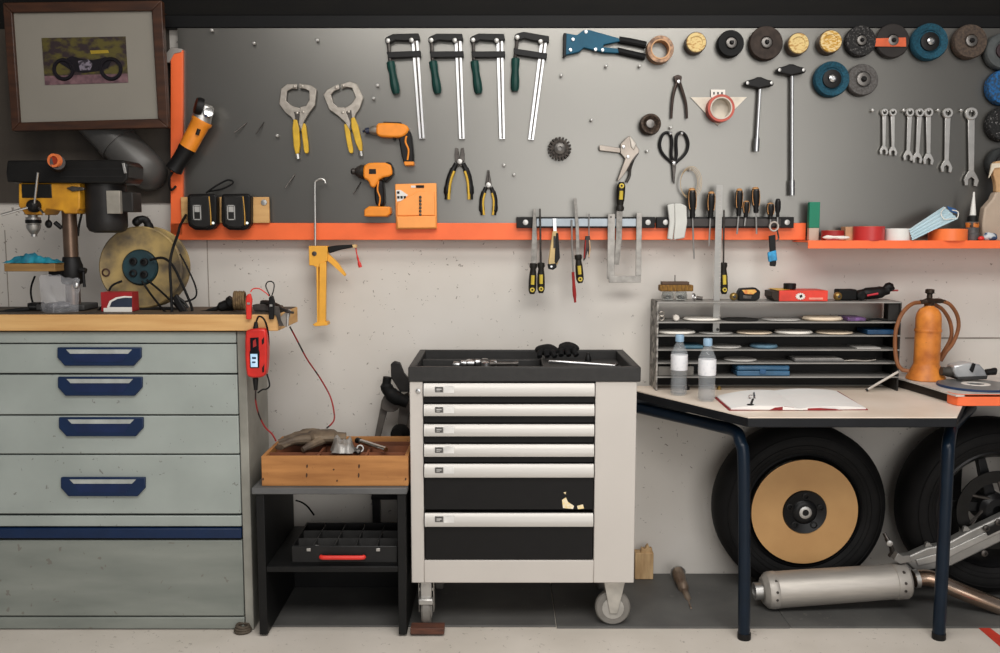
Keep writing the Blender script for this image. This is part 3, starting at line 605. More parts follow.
# ---- discs
GRP = 'abrasive discs around the top of the board'
def disc(name, c, r, m, label, hub, hubr, th=.028, dome=0, n=36, cat='grinding disc', tilt=(.0, .05)):
    y = YB - .006; k = S(y); cc = W(c[0], c[1], y); ax = V((tilt[0], -1, tilt[1]))
    R = r * k; h = hubr * k
    t = one(MB().lathe(cc, ax, [(R * .97, 0), (R, .004), (R, th * .8), (R * .95, th), (h * 1.25, th - dome), (h * 1.2, th - dome - .004), (0, th - dome - .004)], n), name, m, label, cat, GRP)
    if hub:
        part(MB().lathe(cc, ax, [(h, th - dome - .006), (h, th - dome + .006), (h * .8, th - dome + .008), (h * .45, th - dome + .008), (h * .42, th - dome), (0, th - dome)], 20), 'hub', hub, t)
        part(MB().lathe(cc, ax, [(h * .40, th - dome), (h * .40, th - dome + .013), (h * .22, th - dome + .017), (0, th - dome + .017)], 14), 'peg_tip', STEEL if hub is not hubm else BLK, t)
    return t
PAPER = mk('printed_gold', (176, 132, 44), .6, c2=(206, 182, 130), scale=70, stretch=(1, 1, 2.4), lo=.45, hi=.55)
PAPER2 = mk('printed_cream', (200, 176, 118), .6, c2=(164, 122, 60), scale=60, stretch=(1, 1, 2.5), lo=.4, hi=.5)
SPK = mk('speckled_black', (34, 33, 33), .8, c2=(96, 94, 92), scale=150, lo=.3, hi=.45, bump=.3)
GRT = mk('grey_grit', (92, 90, 88), .8, c2=(66, 62, 60), scale=140, bump=.3)
BRG = mk('brown_grit', (84, 70, 58), .8, c2=(56, 46, 40), scale=120, bump=.3)
def boxdisc(c, r, m, label):
    t = disc('disc_tin', c, r, m, label, None, r * .5, .045, cat='disc')
    k = S(YB); part(MB().lathe(W(*c, YB - .006), (0, -1, .05), [(r * .9 * k, .0), (r * 1.05 * k, 0), (r * 1.05 * k, .038), (r * .9 * k, .038)], 32), 'rim', mk('tin_side', (70, 52, 34), .5), t)
boxdisc((694, 45), 9.6, PAPER2, 'small cream and gold printed round disc, leftmost of the top row')
disc('grinding_disc', (729, 45.2), 12.8, BLK2, 'black grinding wheel with silver hub beside cream printed disc', hubm, 5, .034)
disc('grinding_disc', (764.2, 44.6), 16.3, mk('dark_brown_disc', (58, 48, 42), .7, var=.3, scale=50), 'large dark brown grinding disc with silver hub above short T handle', hubm, 5, .03)
boxdisc((795.2, 46), 9.9, PAPER2, 'gold and white printed round disc above the long T handle')
boxdisc((827, 44), 10.6, PAPER, 'yellow printed round disc, second of the two beside T handle')
disc('grinding_disc', (858.6, 42.4), 14.8, SPK, 'black gritty disc with pale hub right of yellow printed disc', hubm, 4.6, .028)
d = disc('cutting_disc', (890.6, 42), 16.4, mk('black_disc', (44, 40, 38), .6, var=.2), 'dark cutting disc with an orange band across the middle', hubm, 5, .022)
mb = MB(); k = S(YB)
mb.poly([(875.2, 38.4), (906, 37.4), (906.2, 46.6), (875.2, 46.4)], YB - .0335, YB - .027); part(mb, 'orange_band', mk('band_orange', (206, 92, 52), .6), d)
disc('flap_disc', (926.6, 43.4), 17.6, TEAL, 'teal flap disc with black centre in the top row', BLK, 9, .034, .008)
disc('grinding_disc', (966.6, 43.2), 16.4, BRG, 'brown grinding disc with silver hub right of top teal flap disc', hubm, 5.4, .034)
disc('grinding_disc', (999.5, 52.7), 17.4, mk('slate_disc', (76, 80, 80), .7, var=.2, scale=40), 'slate grey disc with dark centre at right end of top row', mk('purple_dark', (52, 36, 40), .5), 8, .034)
disc('flap_disc', (829.4, 80.4), 17, TEAL, 'teal flap disc with black centre in the lower pair', BLK, 9, .034, .008)
disc('flap_disc', (860.3, 81), 15.2, GRT, 'grey brown flap disc with silver hub in the lower pair', hubm, 6.4, .028)
disc('stripping_disc', (1000.6, 88.6), 17, mk('blue_grit', (24, 92, 150), .85, c2=(40, 62, 84), scale=110, bump=.5, lo=.4, hi=.6), 'blue coarse stripping disc at the right edge of the board', hubm, 4.5, .036)
disc('stripping_disc', (1000.6, 125), 17, mk('black_grit', (34, 34, 34), .85, c2=(120, 118, 116), scale=130, bump=.5, lo=.32, hi=.42), 'black speckled stripping disc below the blue one', hubm, 5, .036)
disc('grinding_disc', (999, 164), 15.4, mk('charcoal_disc', (52, 54, 54), .7, var=.25, scale=40), 'charcoal disc above the wide paint brush at right', BLK, 8, .034)
# ---- spanners
def spanner(cx, ty, by, r, lean, label):
    y0, y1 = YB - .018, YB - .010; k = S(YB); bx = cx + lean
    t = thing('combination_spanner', label, 'spanner', W(cx, ty, YB), 'combination spanners hanging in a row')
    C = W(cx, ty, y0)
    n = part(MB().lathe(C + V((0, .009, 0)), (0, -1, 0), [(r * .55 * k, 0), (r * k, 0), (r * k, .010), (r * .9 * k, .012), (r * .55 * k, .012)], 20, True), 'ring_end', SATIN, t)
    w0, w1 = r * .56, r * .44
    part(MB().poly([(cx - w0, ty + r * .8), (cx + w0, ty + r * .8), (bx + w1, by - r * 1.2), (bx - w1, by - r * 1.2)], y0 + .001, y1 - .001), 'shaft', SATIN, t, .0015)
    R = r * 1.12; j = [(bx - w1, by - R * 1.3), (bx + w1, by - R * 1.3), (bx + R * .8, by - R * .55), (bx + R * 1.05, by + R * .1), (bx + R * .8, by + R * .95), (bx + R * .35, by + R * .8), (bx + R * .45, by - R * .1), (bx, by - R * .45), (bx - R * .45, by - R * .1), (bx - R * .5, by + R * .75), (bx - R * .9, by + R * .8), (bx - R * 1.05, by), (bx - R * .8, by - R * .6)]
    part(MB().poly(j, y0, y1), 'open_end', SATIN, t, .001)
    part(MB().tube([W(cx, ty - r * .35, YB - .003), W(cx, ty - r * .4, YB - .03)], .003, 6), 'hook', SATIN, t)
for a in ((884.6, 112.3, 151, 3.6, -.5, 'smallest spanner, leftmost in the row of seven'), (893, 112.3, 152, 3.7, .2, 'second spanner from the left, beside the smallest'), (910, 112.3, 156.5, 4.2, -1.6, 'third spanner from the left, first of the middle three'), (919.8, 112.6, 158.8, 4.3, -2.2, 'fourth spanner from the left, centre of the middle three'), (928.7, 112.4, 160, 4.6, 0, 'fifth spanner from the left, last of the middle three'), (948, 113, 167.4, 5, -1.2, 'second largest spanner, between the middle three and the largest'), (971.6, 113.6, 180, 6.2, 0, 'largest spanner, rightmost in the row of seven')): spanner(*a)
# ---- string loops
mb = MB(); c = W(689.5, 183, -.066); k = S(-.07)
for i in range(4):
    p = [(c.x + math.cos(a) * (8.5 + i * .7) * k + (i - 2) * .002, -.077 - .003 * i, c.z + math.sin(a) * (13 + i) * k) for a in [2 * PI * j / 28 for j in range(29)]]
    mb.tube(p, .0009, 5)
tag(one(mb, 'string_coil', mk('string', (196, 170, 132), .7), 'thin beige string coil hanging behind the first screwdriver', 'string'), 'thin beige string coil hanging behind the first screwdriver', 'string')
# ---- magnetic rails
def mrail(px0, px1, label):
    t = thing('magnetic_rail', label, 'tool rail', W((px0 + px1) / 2, 222.5, YS)); y0 = YR
    part(MB().rb(px0, 217, px1, 228, y0 + .005, YS - .0005), 'holder', BLK, t, .002)
    part(MB().rb(px0 + 20, 218.6, px1 - 13, 226.4, y0 - .0012, y0 + .008), 'magnet_strip', mk('magnet_steel', (150, 158, 164), .4, .6, var=.1) if px0 < 600 else mk('magnet_dark', (66, 62, 60), .5, .5), t, .001)
    for x in (px0 + 9, px1 - 7): part(MB().lathe(W(x, 222.4, y0 + .005), (0, -1, 0), [(.011, 0), (.010, .004), (.003, .005)], 14), 'screw', SATIN, t)
mrail(516.5, 655, 'left black magnetic tool rail along the orange edge'); mrail(656.5, 794, 'right black magnetic tool rail along the orange edge')
# ---- tools on the rails
INL = mk('yellow_inlay', (224, 196, 72), .45)
BLADE = mk('file_steel', (150, 146, 140), .5, .55, var=.25, scale=60)
GRIPY = mk('black_grip', (34, 31, 27), .5, var=.15)
def grip(t, a, b, r, name='handle', up=False):       # soft handle from blade end a to butt b
    y = YT - .006; A = W(*a, y); B = W(*b, y); d = B - A; L = d.length; k = S(y) * r
    g = part(MB().lathe(A, d, [(k * .55, 0), (k * .95, .02 * L), (k, .12 * L), (k * .72, .2 * L), (k * .95, .4 * L), (k * 1.02, .65 * L), (k * .98, .88 * L), (k * .6, 1 * L)], 12), name, GRIPY, t)
    m = A + d * .55 + V((0, -k * .75, 0)); part(MB().tube([m - d * .16, m + d * .14], k * .5, 8), 'grip_inlay', INL, g)
    e = A + d * .86 + V((0, -k * .9, 0)); part(MB().ring(e, (0, -1, 0), k * .42, k * .2, 14, 6), 'hang_ring', INL, g)
    return g
def filetool(name, label, cat, blade, a, b, r, flat=True, bm=None):
    t = thing(name, label, cat, W(*a, YT))
    y = YT - .006
    if flat: part(MB().poly(blade, y - .002, y + .0035), 'blade', bm or BLADE, t, .0008)
    else: part(MB().pt([(x, yy, y) for x, yy in blade], [.8, 1.2], 1), 'blade', bm or BLADE, t)
    grip(t, a, b, r)
filetool('flat_file', 'wide flat file with black yellow handle, leftmost on the rail', 'file', [(533.2, 209.3), (535.8, 209.3), (537, 240), (536.6, 264), (530.6, 264), (532, 236)], (533.4, 263), (532, 294), 4)
filetool('round_file', 'thin dark round file right beside the wide flat file', 'file', [(540, 208.7), (540.8, 264)], (541, 262.5), (541, 293), 3.9, False, DKST)
filetool('half_round_file', 'tall flat file beside the red marker on the rail', 'file', [(573.6, 198.3), (576.4, 198.3), (579, 228), (580, 256), (576, 256), (575.6, 226)], (578, 254.5), (580.3, 283), 3.9)
filetool('inverted_file', 'flat file hung handle up below locking pliers', 'file', [(616.6, 209), (622.6, 209), (621.8, 240), (619, 264.6), (614.2, 264.4), (616, 238)], (619.8, 211), (621.4, 182), 4.2)
t = thing('utility_knife', 'snap off utility knife with beige and black body on left rail', 'knife', W(553, 245, YT)); y = YT - .012
part(MB().poly([(552.6, 231), (557.4, 231), (559.4, 258), (557.6, 264.6), (549.6, 268), (548.4, 262)], y, YT + .004), 'body', mk('knife_beige', (206, 178, 122), .45), t, .003)
part(MB().poly([(556, 233), (558.4, 233), (560, 258), (556.4, 264), (554.5, 262)], y - .002, YT + .003), 'rubber_side', BLK, t, .002)
part(MB().poly([(547.5, 264), (556.4, 263), (556.8, 267.5), (553, 270), (548.4, 269)], y - .001, YT + .003), 'end_cap', BLK, t, .003)
part(MB().poly([(552.8, 218.5), (556, 218.5), (556.6, 232), (553.6, 232)], y + .006, y + .009), 'blade', STEEL, t)
part(MB().rb(553.5, 236, 555.6, 248, y - .004, y + .001), 'slider', DKG, t, .001)
part(MB().lathe(W(551.5, 266.5, y - .001), (0, -1, 0), [(.004, 0), (.004, .001), (0, .001)], 10), 'hang_hole', STEEL, t)
t = thing('red_scriber', 'thin steel scriber with a red lower handle on the rail', 'scriber', W(573, 262, YT)); y = YT - .004
part(MB().pt([(571.6, 220, y), (572.2, 252, y), (573.4, 275, y)], .9, 2), 'shaft', SATIN, t); part(MB().pt([(573, 272, y), (574.2, 290, y), (575.2, 302.5, y)], [1.5, 1.9, 1.2], 3), 'handle', REDD, t)
part(MB().lathe(W(571.6, 221, y - .003), (0, -1, 0), [(.0015, 0), (.0015, .001), (0, .001)], 8), 'hang_hole', DKST, t)
t = thing('mini_snips', 'small snips with dark red and black handles on the rail', 'snips', W(586, 245, YT)); y = YT - .005
part(MB().pt([(589, 213.5, y), (589, 236, y)], .6, 1), 'point', SATIN, t); part(MB().poly([(585.5, 236), (590, 236), (591, 249), (589, 259), (588, 250), (585.6, 259), (583.6, 261), (584, 249)], y - .008, y + .006), 'body', mk('snip_body', (70, 44, 36), .5, c2=(30, 28, 27), scale=40), t, .002)
part(MB().pt([(589.4, 240, y - .009), (590, 249, y - .009), (588.8, 257, y - .009)], .6), 'grip_trim', mk('snip_cream', (216, 178, 140), .5), t)
part(MB().pt([(585.6, 240, y - .009), (585, 249, y - .009), (584, 258, y - .009)], .6), 'grip_trim', REDD, t)
t = thing('steel_square', 'U shaped grey steel gauge with two upright legs on the rail', 'gauge', W(625, 250, YT)); y = YT - .002; gm = mk('gauge_steel', (168, 164, 158), .5, .5, var=.2, scale=40)
part(MB().rb(607.6, 214, 614.8, 279, y - .004, y + .003), 'upright', gm, t, .001); part(MB().rb(636.2, 213, 641.6, 276, y - .004, y + .003), 'upright', gm, t, .001)
part(MB().rb(609, 276, 641, 282.6, y - .010, y + .003), 'crossbar', gm, t, .001)
part(MB().lathe(W(611, 217, y - .004), (0, -1, 0), [(.004, 0), (.004, .001), (0, .001)], 10), 'hang_hole', DKST, t)
# pale folded pads over the rail
t = thing('sanding_pads', 'pale grey folded sanding sheets hung over the right rail', 'sandpaper', W(678, 222, YT)); pm = mk('pale_pad', (200, 200, 194), .8, var=.06)
part(MB().poly([(667.6, 205), (671, 204), (674.6, 203.4), (675, 222), (673, 240), (667.4, 239), (669.6, 222)], YT - .016, YT), 'sheet', pm, t, .004)
part(MB().poly([(674.8, 203.6), (681, 203.6), (686.6, 206), (687.4, 222), (684.8, 238), (673.6, 240), (675.2, 222)], YT - .012, YT), 'sheet', pm, t, .004)
def screwdriver(c0, c1, tip, r, label, inl=TOOLOR, rs=.9):
    t = thing('screwdriver', label, 'screwdriver', W(*c1, YT), 'screwdrivers held by the rail'); y = YT - .006; k = S(y) * r
    A = W(*c1, y); B = W(*c0, y); d = B - A; L = d.length
    g = part(MB().lathe(A, d, [(k * .5, 0), (k * .62, .1 * L), (k * .55, .2 * L), (k * .9, .38 * L), (k, .62 * L), (k * .95, .85 * L), (k * .6, 1 * L)], 12), 'handle', BLK, t)
    for a in (-.5, .5): part(MB().tube([A + d * f + V((a * k * 1.5 * q, -k * .5, 0)) for f, q in ((.3, .8), (.45, 1), (.65, 1.05), (.9, .9))], k * .11, 6), 'grip_inlay', inl, g)
    part(MB().lathe(A + d * .93, d, [(k * .75, 0), (k * .7, .05 * L), (k * .4, .09 * L)], 12), 'end_cap', inl, g)
    part(MB().lathe(A + d * .9 + V((0, -k * .9, 0)), (0, -1, 0), [(k * .25, 0), (k * .25, .001), (0, .001)], 8), 'hang_hole', DKST, g)
    part(MB().pt([(*c1, y), (*tip, y)], rs, 1), 'shaft', SATIN, t)
TAN = mk('tan_inlay', (206, 150, 92), .5)
screwdriver((691.8, 188.5), (692.6, 218), (694, 259), 4.6, 'screwdriver with longest shaft, first on the right rail', TAN); screwdriver((711.4, 192), (710.4, 218), (709, 246), 4.3, 'screwdriver left of the long steel ruler', TAN)
screwdriver((739.4, 189), (738.6, 216), (737, 234), 4, 'screwdriver right of the steel ruler, left of the stubby one', TAN); screwdriver((746.4, 201), (745.6, 217.5), (744.6, 226), 3.6, 'short stubby screwdriver between two taller ones', TAN)
screwdriver((755.4, 187.5), (756, 213), (756.6, 234), 4.4, 'screwdriver right of the stubby one, with tall handle', TAN); screwdriver((770.4, 203), (770.4, 219), (770.4, 228), 4, 'screwdriver beside the key ring on right rail end', TAN); screwdriver((778, 199), (777.6, 217), (777.4, 230), 2.9, 'thin black screwdriver at the right end of the rail', BLK)
mb = MB(); y = YT - .016; mb.rb(714.6, 185, 721, 332.5, y - .002, y)
t = one(mb, 'steel_ruler', mk('ruler_steel', (150, 148, 144), .45, .8, var=.08), 'long bright steel ruler hanging down from the right rail', 'ruler'); part(MB().lathe(W(717.6, 329.5, y - .002), (0, -1, 0), [(.006, 0), (.006, .0006), (0, .0006)], 12), 'hang_hole', DKG, t)
mb = MB()
for i in range(36):
    py = 190 + i * 3.8; mb.rb(719 if i % 5 else 717.6, py, 720.8, py + .5, y - .0026, y - .0018)
part(mb, 'graduations', OLDST, t)
t = thing('long_screwdriver', 'long screwdriver hung handle down right of the steel ruler', 'screwdriver', W(724, 250, YT)); part(MB().pt([(724, 210, YT - .006), (723.4, 264, YT - .006)], .9, 1), 'shaft', DKST, t); grip(t, (723.4, 262.5), (724, 294), 3.9)
t = thing('key_fob', 'key ring with black strap and bright blue tag hanging off the rail', 'key ring', W(773, 240, YT)); y = YT - .02
part(MB().ring(W(774, 226.4, y), (.1, -1, 0), 4.4 * S(y), .9 * S(y), 24, 6), 'hanging_ring', mk('ring_white', (216, 206, 196), .35, .3), t)
part(MB().poly([(769, 236), (775.6, 234.6), (776.4, 264), (775.6, 266.6), (770, 266), (770, 255)], y - .004, y + .004), 'strap', BLK, t, .002)
part(MB().poly([(768, 252.5), (776.4, 250), (777.6, 260.5), (769, 262)], y - .008, y + .006), 'blue_tag', mk('bright_blue', (52, 160, 214), .45, var=.3, scale=80), t, .003)
part(MB().pt([(777, 230, y), (778.6, 238, y), (776.5, 241, y)], .8), 'clip', DKST, t)
# green block
t = one(MB().box(W(809.4, 215, -.12).x, W(820, 215, -.12).x, -.12, -.095, zz(228, -.12), zz(202, -.12)), 'box_sleeve', mk('green_card', (20, 122, 92), .55, var=.05), 'small upright dark green box on the ledge shelf end', 'box', None, .002)
part(MB().box(W(809.8, 215, -.12).x, W(819.6, 215, -.12).x, -.119, -.096, zl + .0008, zz(228, -.12)), 'lower_tray', mk('grey_clear', (186, 168, 150), .3, var=.05), t, .001)
# ================================================================ framed picture
fw = mk('picture_wood', (72, 42, 24), .45, c2=(48, 28, 18), scale=8, stretch=(1, 1, 6))
YP = -.19
t = thing('framed_picture', 'brown wooden frame with wide white mount and small motorcycle photograph', 'picture', W(88, 128, YP))
O = [(2.5, 2.5), (161.5, 0.5), (168, 127.5), (11.5, 131)]; I = [(11.7, 12.5), (151.7, 10.5), (158, 118.7), (19.5, 122.5)]
mb = MB()
for i in range(4):
    j = (i + 1) % 4; mb.poly([O[i], O[j], I[j], I[i]], YP, YP + .03)
part(mb, 'frame', fw, t, .003)
part(MB().poly(I, YP + .014, YP + .02), 'mount', mk('mount_card', (134, 129, 119), .6, var=.05, scale=3), t)
ph = part(MB().poly([(41.5, 38), (125.5, 36.4), (128.2, 82.5), (45, 85)], YP + .012, YP + .0135), 'photo_print', mk('print_back', (82, 74, 30), .5, c2=(44, 32, 34), scale=26, stretch=(1, 1, 1.6), lo=.42, hi=.6), t)
part(MB().poly([(44.4, 76), (127.6, 73.5), (128.2, 82.5), (45, 85)], YP + .0115, YP + .0122), 'print_ground', mk('print_pink', (122, 92, 96), .5, c2=(84, 60, 66), scale=40), ph)
pk = mk('print_dark', (24, 20, 26), .5); pg = mk('print_grey', (120, 112, 124), .5, c2=(40, 34, 42), scale=60, lo=.45, hi=.55)
for x, y, r in ((63.5, 69.5, 9.2), (111, 69, 9.6)): part(MB().ring(W(x, y, YP + .0112), (0, 1, 0), r * S(YP), 1.9 * S(YP), 32, 6), 'print_wheel', pk, ph)
part(MB().poly([(58, 62), (72, 56), (82, 59), (93, 60), (106, 57), (112, 60), (108, 68), (98, 71), (84, 73), (72, 71)], YP + .0102, YP + .0116), 'print_motorcycle', pk, ph)
part(MB().poly([(78, 61), (88, 59.5), (93, 64), (90, 70), (80, 70.5)], YP + .0096, YP + .0104), 'print_engine', pg, ph)
part(MB().poly([(90, 50.5), (108, 50), (109, 53), (91, 54)], YP + .0108, YP + .0118), 'print_highlight', mk('print_yellow', (168, 142, 40), .5), ph)
for x in (30, 140): part(MB().rb(x, 6, x + 14, 20, YP + .03, -.0125), 'hanging_block', fw, t)
# ================================================================ ventilation duct
dm = mk('duct_grey', (92, 90, 87), .42, .2, var=.12, scale=6)
t = thing('ventilation_duct', 'fat grey duct pipe bending into the wall below the picture', 'duct', W(135, 160, -.1))
A = W(88, 112, -.078); B = W(117, 142, -.078)
part(MB().tube(cm([A, B], 2), .074, 28), 'pipe', dm, t)
part(MB().tube(cm([B, W(134, 158, -.078), W(144, 168, -.07), W(148, 172, -.04), W(148.5, 172.5, -.0125)], 5), [.071, .071], 28), 'elbow', dm, t)
part(MB().tube([B + (A - B).normalized() * .012, B - (A - B).normalized() * .012], .0765, 28), 'collar', dm, t)
# ================================================================ drill press
YD = -.40
dp = thing('drill_press', 'yellow and black bench drill press standing on the wooden bench top', 'drill press', (W(70, 300, YD).x, YD, ZBT))
py_ = mk('press_yellow', (206, 148, 36), .45, c2=(160, 108, 28), scale=14)
k = S(YD)
colx = W(70.5, 240, YD).x
part(MB().lathe((colx, YD, ZBT + .02), (0, 0, 1), [(7 * k, 0), (7 * k, zz(190, YD) - ZBT - .02)], 22), 'column', mk('column_steel', (120, 98, 82), .35, .7, c2=(92, 74, 62), scale=10), dp)
part(MB().box(colx - .12, colx + .05, YD - .03, YD + .09, ZBT + .001, ZBT + .022), 'base', DKG, dp, .005)
part(MB().poly([(18.4, 183), (79.8, 183), (79.8, 208.6), (77, 211), (77, 213.6), (64, 213.6), (62.5, 211), (46, 208.6), (41.6, 214.6), (25, 214.6), (18.4, 206)], YD - .07, YD + .05), 'head', py_, dp, .004)
part(MB().rb(21.4, 184, 51.5, 198, YD - .072, YD - .06), 'dark_panel', mk('panel_smoke', (32, 32, 30), .25), dp, .002)
part(MB().poly([(7, 160.4), (112, 159.6), (123, 160), (128, 165), (127.6, 179), (123, 183.6), (7, 182.4), (5.6, 172)], YD - .085, YD + .06), 'belt_cover', mk('cover_black', (26, 25, 24), .4), dp, .006)
for z in (168.5, 176): part(MB().rb(60, z, 122, z + .8, YD - .0864, YD - .08), 'cover_rib', mk('rib_black', (38, 37, 36), .4), dp)
part(MB().poly([(121.5, 163), (124.2, 163), (126.4, 173), (124, 173.6)], YD - .09, YD - .08), 'latch', SATIN, dp, .001)
part(MB().pt([(58, 166, YD - .08), (57.6, 162.4, YD - .14)], 7, 1, 20), 'knob_shaft', mk('knob_shadow', (44, 36, 32), .4), dp)
kn = part(MB().lathe(W(53.4, 160.4, YD - .15), (.15, 1, 0), [(4.2 * k, .01), (4.2 * k, 0), (6.4 * k, 0), (6.4 * k, .016), (4.2 * k, .02)], 24), 'knob', mk('knob_orange', (226, 120, 66), .4), dp)
part(MB().lathe(W(53.4, 160.4, YD - .145), (.15, 1, 0), [(0, -.001), (4.1 * k, -.001), (4.1 * k, .004), (0, .004)], 20), 'knob_centre', mk('knob_deep', (150, 50, 24), .5), kn)
c = W(35, 206, YD - .075); part(MB().lathe(c, (0, -1, 0), [(6.4 * k, 0), (6 * k, .02), (4 * k, .03), (2.5 * k, .034)], 18), 'hub', BLK, dp)
for a, b in (((34.6, 203), (38, 172.5)), ((31, 206.6), (1, 215)), ((39, 208), (44, 214))): 
    part(MB().tube([W(*a, YD - .10), W(*b, YD - .13)], .0042, 8), 'feed_handle', STEEL, dp)
mb = MB(); cz = W(33.6, 226, YD); tp = zz(214, YD); 
part(MB().lathe((cz.x, YD, tp), (0, 0, -1), [(8 * k, -.012), (8 * k, .002), (4.5 * k, .005), (4.5 * k, .010), (7 * k, .012), (7 * k, .03), (6 * k, .036), (7 * k, .038), (6.6 * k, .05), (5 * k, .06), (3 * k, .07), (3 * k, .078)], 22), 'chuck', SATIN, dp)
part(MB().lathe((cz.x, YD, tp - .02), (0, 0, -1), [(7.3 * k, 0), (7.4 * k, .006), (7.3 * k, .012)], 22), 'chuck_ring', BLK, dp)
mx = W(106.5, 205, YD).x; part(MB().lathe((mx, YD + .0, zz(183, YD)), (0, 0, -1), [(17 * k, 0), (19.4 * k, .004), (19.4 * k, .13), (19.2 * k, .15), (17 * k, .165), (12 * k, .172)], 30), 'motor', mk('motor_black', (38, 36, 35), .45), dp)
part(MB().rb(106.5, 190.6, 120, 213.6, YD - 19.9 * k, YD - .05), 'rating_plate', mk('plate_silver', (176, 170, 158), .4, .4), dp, .001)
part(MB().rb(121, 192, 133, 212, YD - .05, YD + .03), 'switch_box', mk('box_black', (44, 42, 40), .45), dp, .004)
part(MB().pt([(80, 190, YD), (84, 200, YD + .01), (82, 212, YD + .01), (79, 226, YD + .01), (78, 236, YD + .01)], 1.2), 'cable', BLK2, dp)
part(MB().pt([(49, 213, YD), (48.6, 222, YD)], .7, 1).ell(W(48.6, 224, YD), .013, .008, .015), 'depth_key', BLK, dp)
part(MB().pt([(55, 222.5, YD), (61.5, 228, YD)], 2.3, 2), 'chuck_key', BLK, dp)
part(MB().poly([(66, 188), (72, 186), (84, 187.6), (84, 190), (72, 191.5)], YD - .078, YD - .065), 'lock_lever', DKST, dp, .002)
tz = zz(271.5, YD - .1)
part(MB().box(W(4, 268, YD - .1).x, W(55, 268, YD - .1).x, YD - .10, YD + .08, tz, tz + .027), 'table_board', mk('board_wood', (150, 116, 66), .6, c2=(118, 88, 50), scale=8, stretch=(1, 1, 6)), dp, .002)
part(MB().lathe((colx, YD, zz(284, YD)), (0, 0, 1), [(9 * k, 0), (10.5 * k, .01), (10.5 * k, .065), (8.5 * k, .085), (8.2 * k, .095)], 20).box(W(52, 268, YD).x, colx, YD - .03, YD + .03, zz(276, YD), tz + .018), 'table_bracket', BLK, dp, .003)
part(MB().pt([(80, 270, YD - .02), (86, 271, YD - .02)], 3, 1).pt([(83.4, 272, YD - .03), (84.4, 287, YD - .03)], 1.5, 1), 'clamp_handle', BLK, dp)
# ---- blue rag on the press table
mb = MB(); n0 = 26; m0 = 12; g = []
xa, xb = W(2, 266, YD - .1).x, W(56.5, 266, YD - .1).x
for j in range(m0 + 1):
    r = []
    for i in range(n0 + 1):
        u = i / n0; v = j / m0; x = xa + (xb - xa) * u; y = YD - .1 + .062 * v
        e = min(u, 1 - u, v, 1 - v) * 4; h = min(1, e)
        z = tz + .029 + h * (.022 * (1 - abs(u - .42) * 1.1) + .026 * abs(noise.noise(V((x * 26, y * 26, 3)))) + .012 * noise.noise(V((x * 60, y * 60, 1)))) 
        r.append(mb.bm.verts.new((x, y + .01 * noise.noise(V((x * 40, 0, v))), max(z, tz + .0275))))
    g.append(r)
for j in range(m0):
    for i in range(n0): mb.face((g[j][i], g[j][i + 1], g[j + 1][i + 1], g[j + 1][i]))
one(mb, 'rag', mk('blue_rag', (20, 130, 150), .7, c2=(10, 84, 104), scale=30, bump=.5), 'crumpled bright blue rag lying on the drill press table', 'rag', None, 0, 80)
# ================================================================ cable reel
YE = -.33; k = S(YE); c = W(141, 269.5, YE); rim = 41 * k; c.z = ZBT + rim + .001
fm = mk('reel_flange', (164, 140, 88), .6, c2=(86, 76, 62), scale=11, detail=9, lo=.36, hi=.62)
cr = thing('cable_reel', 'round worn yellow cable reel standing upright on the bench top', 'cable reel', (c.x, YE, ZBT))
ax = V((.03, -1, .03))
part(MB().lathe(c, ax, [(18 * k, -.012), (rim * .97, -.012), (rim, -.006), (rim, .004), (rim * .97, .008), (rim * .9, .004), (18 * k, .006)], 44, True), 'flange', fm, cr)
c2 = c + V((.010, .06, 0)); part(MB().lathe(c2, ax, [(18 * k, -.008), (rim * .97, -.008), (rim, 0), (rim * .97, .008), (18 * k, .006)], 44, True), 'flange', fm, cr)
part(MB().lathe(c2, ax, [(34 * k, 0), (34 * k, .05)], 36), 'wound_cable', BLK2, cr)
hb = part(MB().lathe(c, ax, [(17.4 * k, -.01), (17.4 * k, .012), (16 * k, .018), (0, .018)], 32), 'hub', mk('hub_teal', (30, 60, 66), .45, c2=(22, 40, 46), scale=20), cr)
for dx, dz in ((-.018, .022), (.02, .02), (-.02, -.02), (.018, -.024)): part(MB().lathe(c + V((dx, -.017, dz)), ax, [(.014, 0), (.013, .010), (.008, .011), (.007, .002)], 16), 'socket', BLK, hb)
part(MB().lathe(c + V((-34 * k, -.006, -5 * k)), ax, [(4.2 * k, 0), (4.2 * k, .006), (2.8 * k, .007), (2.8 * k, .002), (0, .002)], 18), 'grip_hole', mk('hole_rust', (66, 40, 28), .6), cr)
part(MB().pt([(150, 231, YE + .03), (147, 222, YE + .02), (142.5, 219, YE + .01), (136.5, 221.5, YE)], [4.6, 3.8, 3.6, 4.2], 5, 12).ell(W(136.6, 222, YE - .005), .016, .016, .016), 'carry_handle', BLK, cr)
def cab(pts, r, name, mat, label, cat='cable', smooth=6):
    return one(MB().pt(pts, r, smooth), name, mat, label, cat)
yv = YE - .035
cab([(150, 260, yv), (163, 258, yv - .01), (173, 266, yv - .02), (182, 284, -.40), (191, 305, -.42), (192, 312, -.44)], 1.3, 'power_cable', BLK2, 'black cable arching from the reel hub down to bench top right')
cab([(142, 281, yv), (150, 293, yv - .01), (160, 306, -.42), (166, 312.4, -.46)], 1.1, 'power_cable', BLK2, 'black cable running from reel hub straight down to the bench')
cab([(147, 280, yv), (157, 288, yv - .01), (168, 298, -.40), (178, 308, -.43), (181, 312.4, -.46)], 1.1, 'power_cable', BLK2, 'black cable slanting from the reel hub behind its lower neighbour')
cab([(122, 281, yv), (113, 285, yv - .01), (109, 291, yv - .02), (106, 302, -.39), (98, 310.5, -.40)], 1.1, 'power_cable', BLK2, 'black cable curling from reel hub behind the red box')
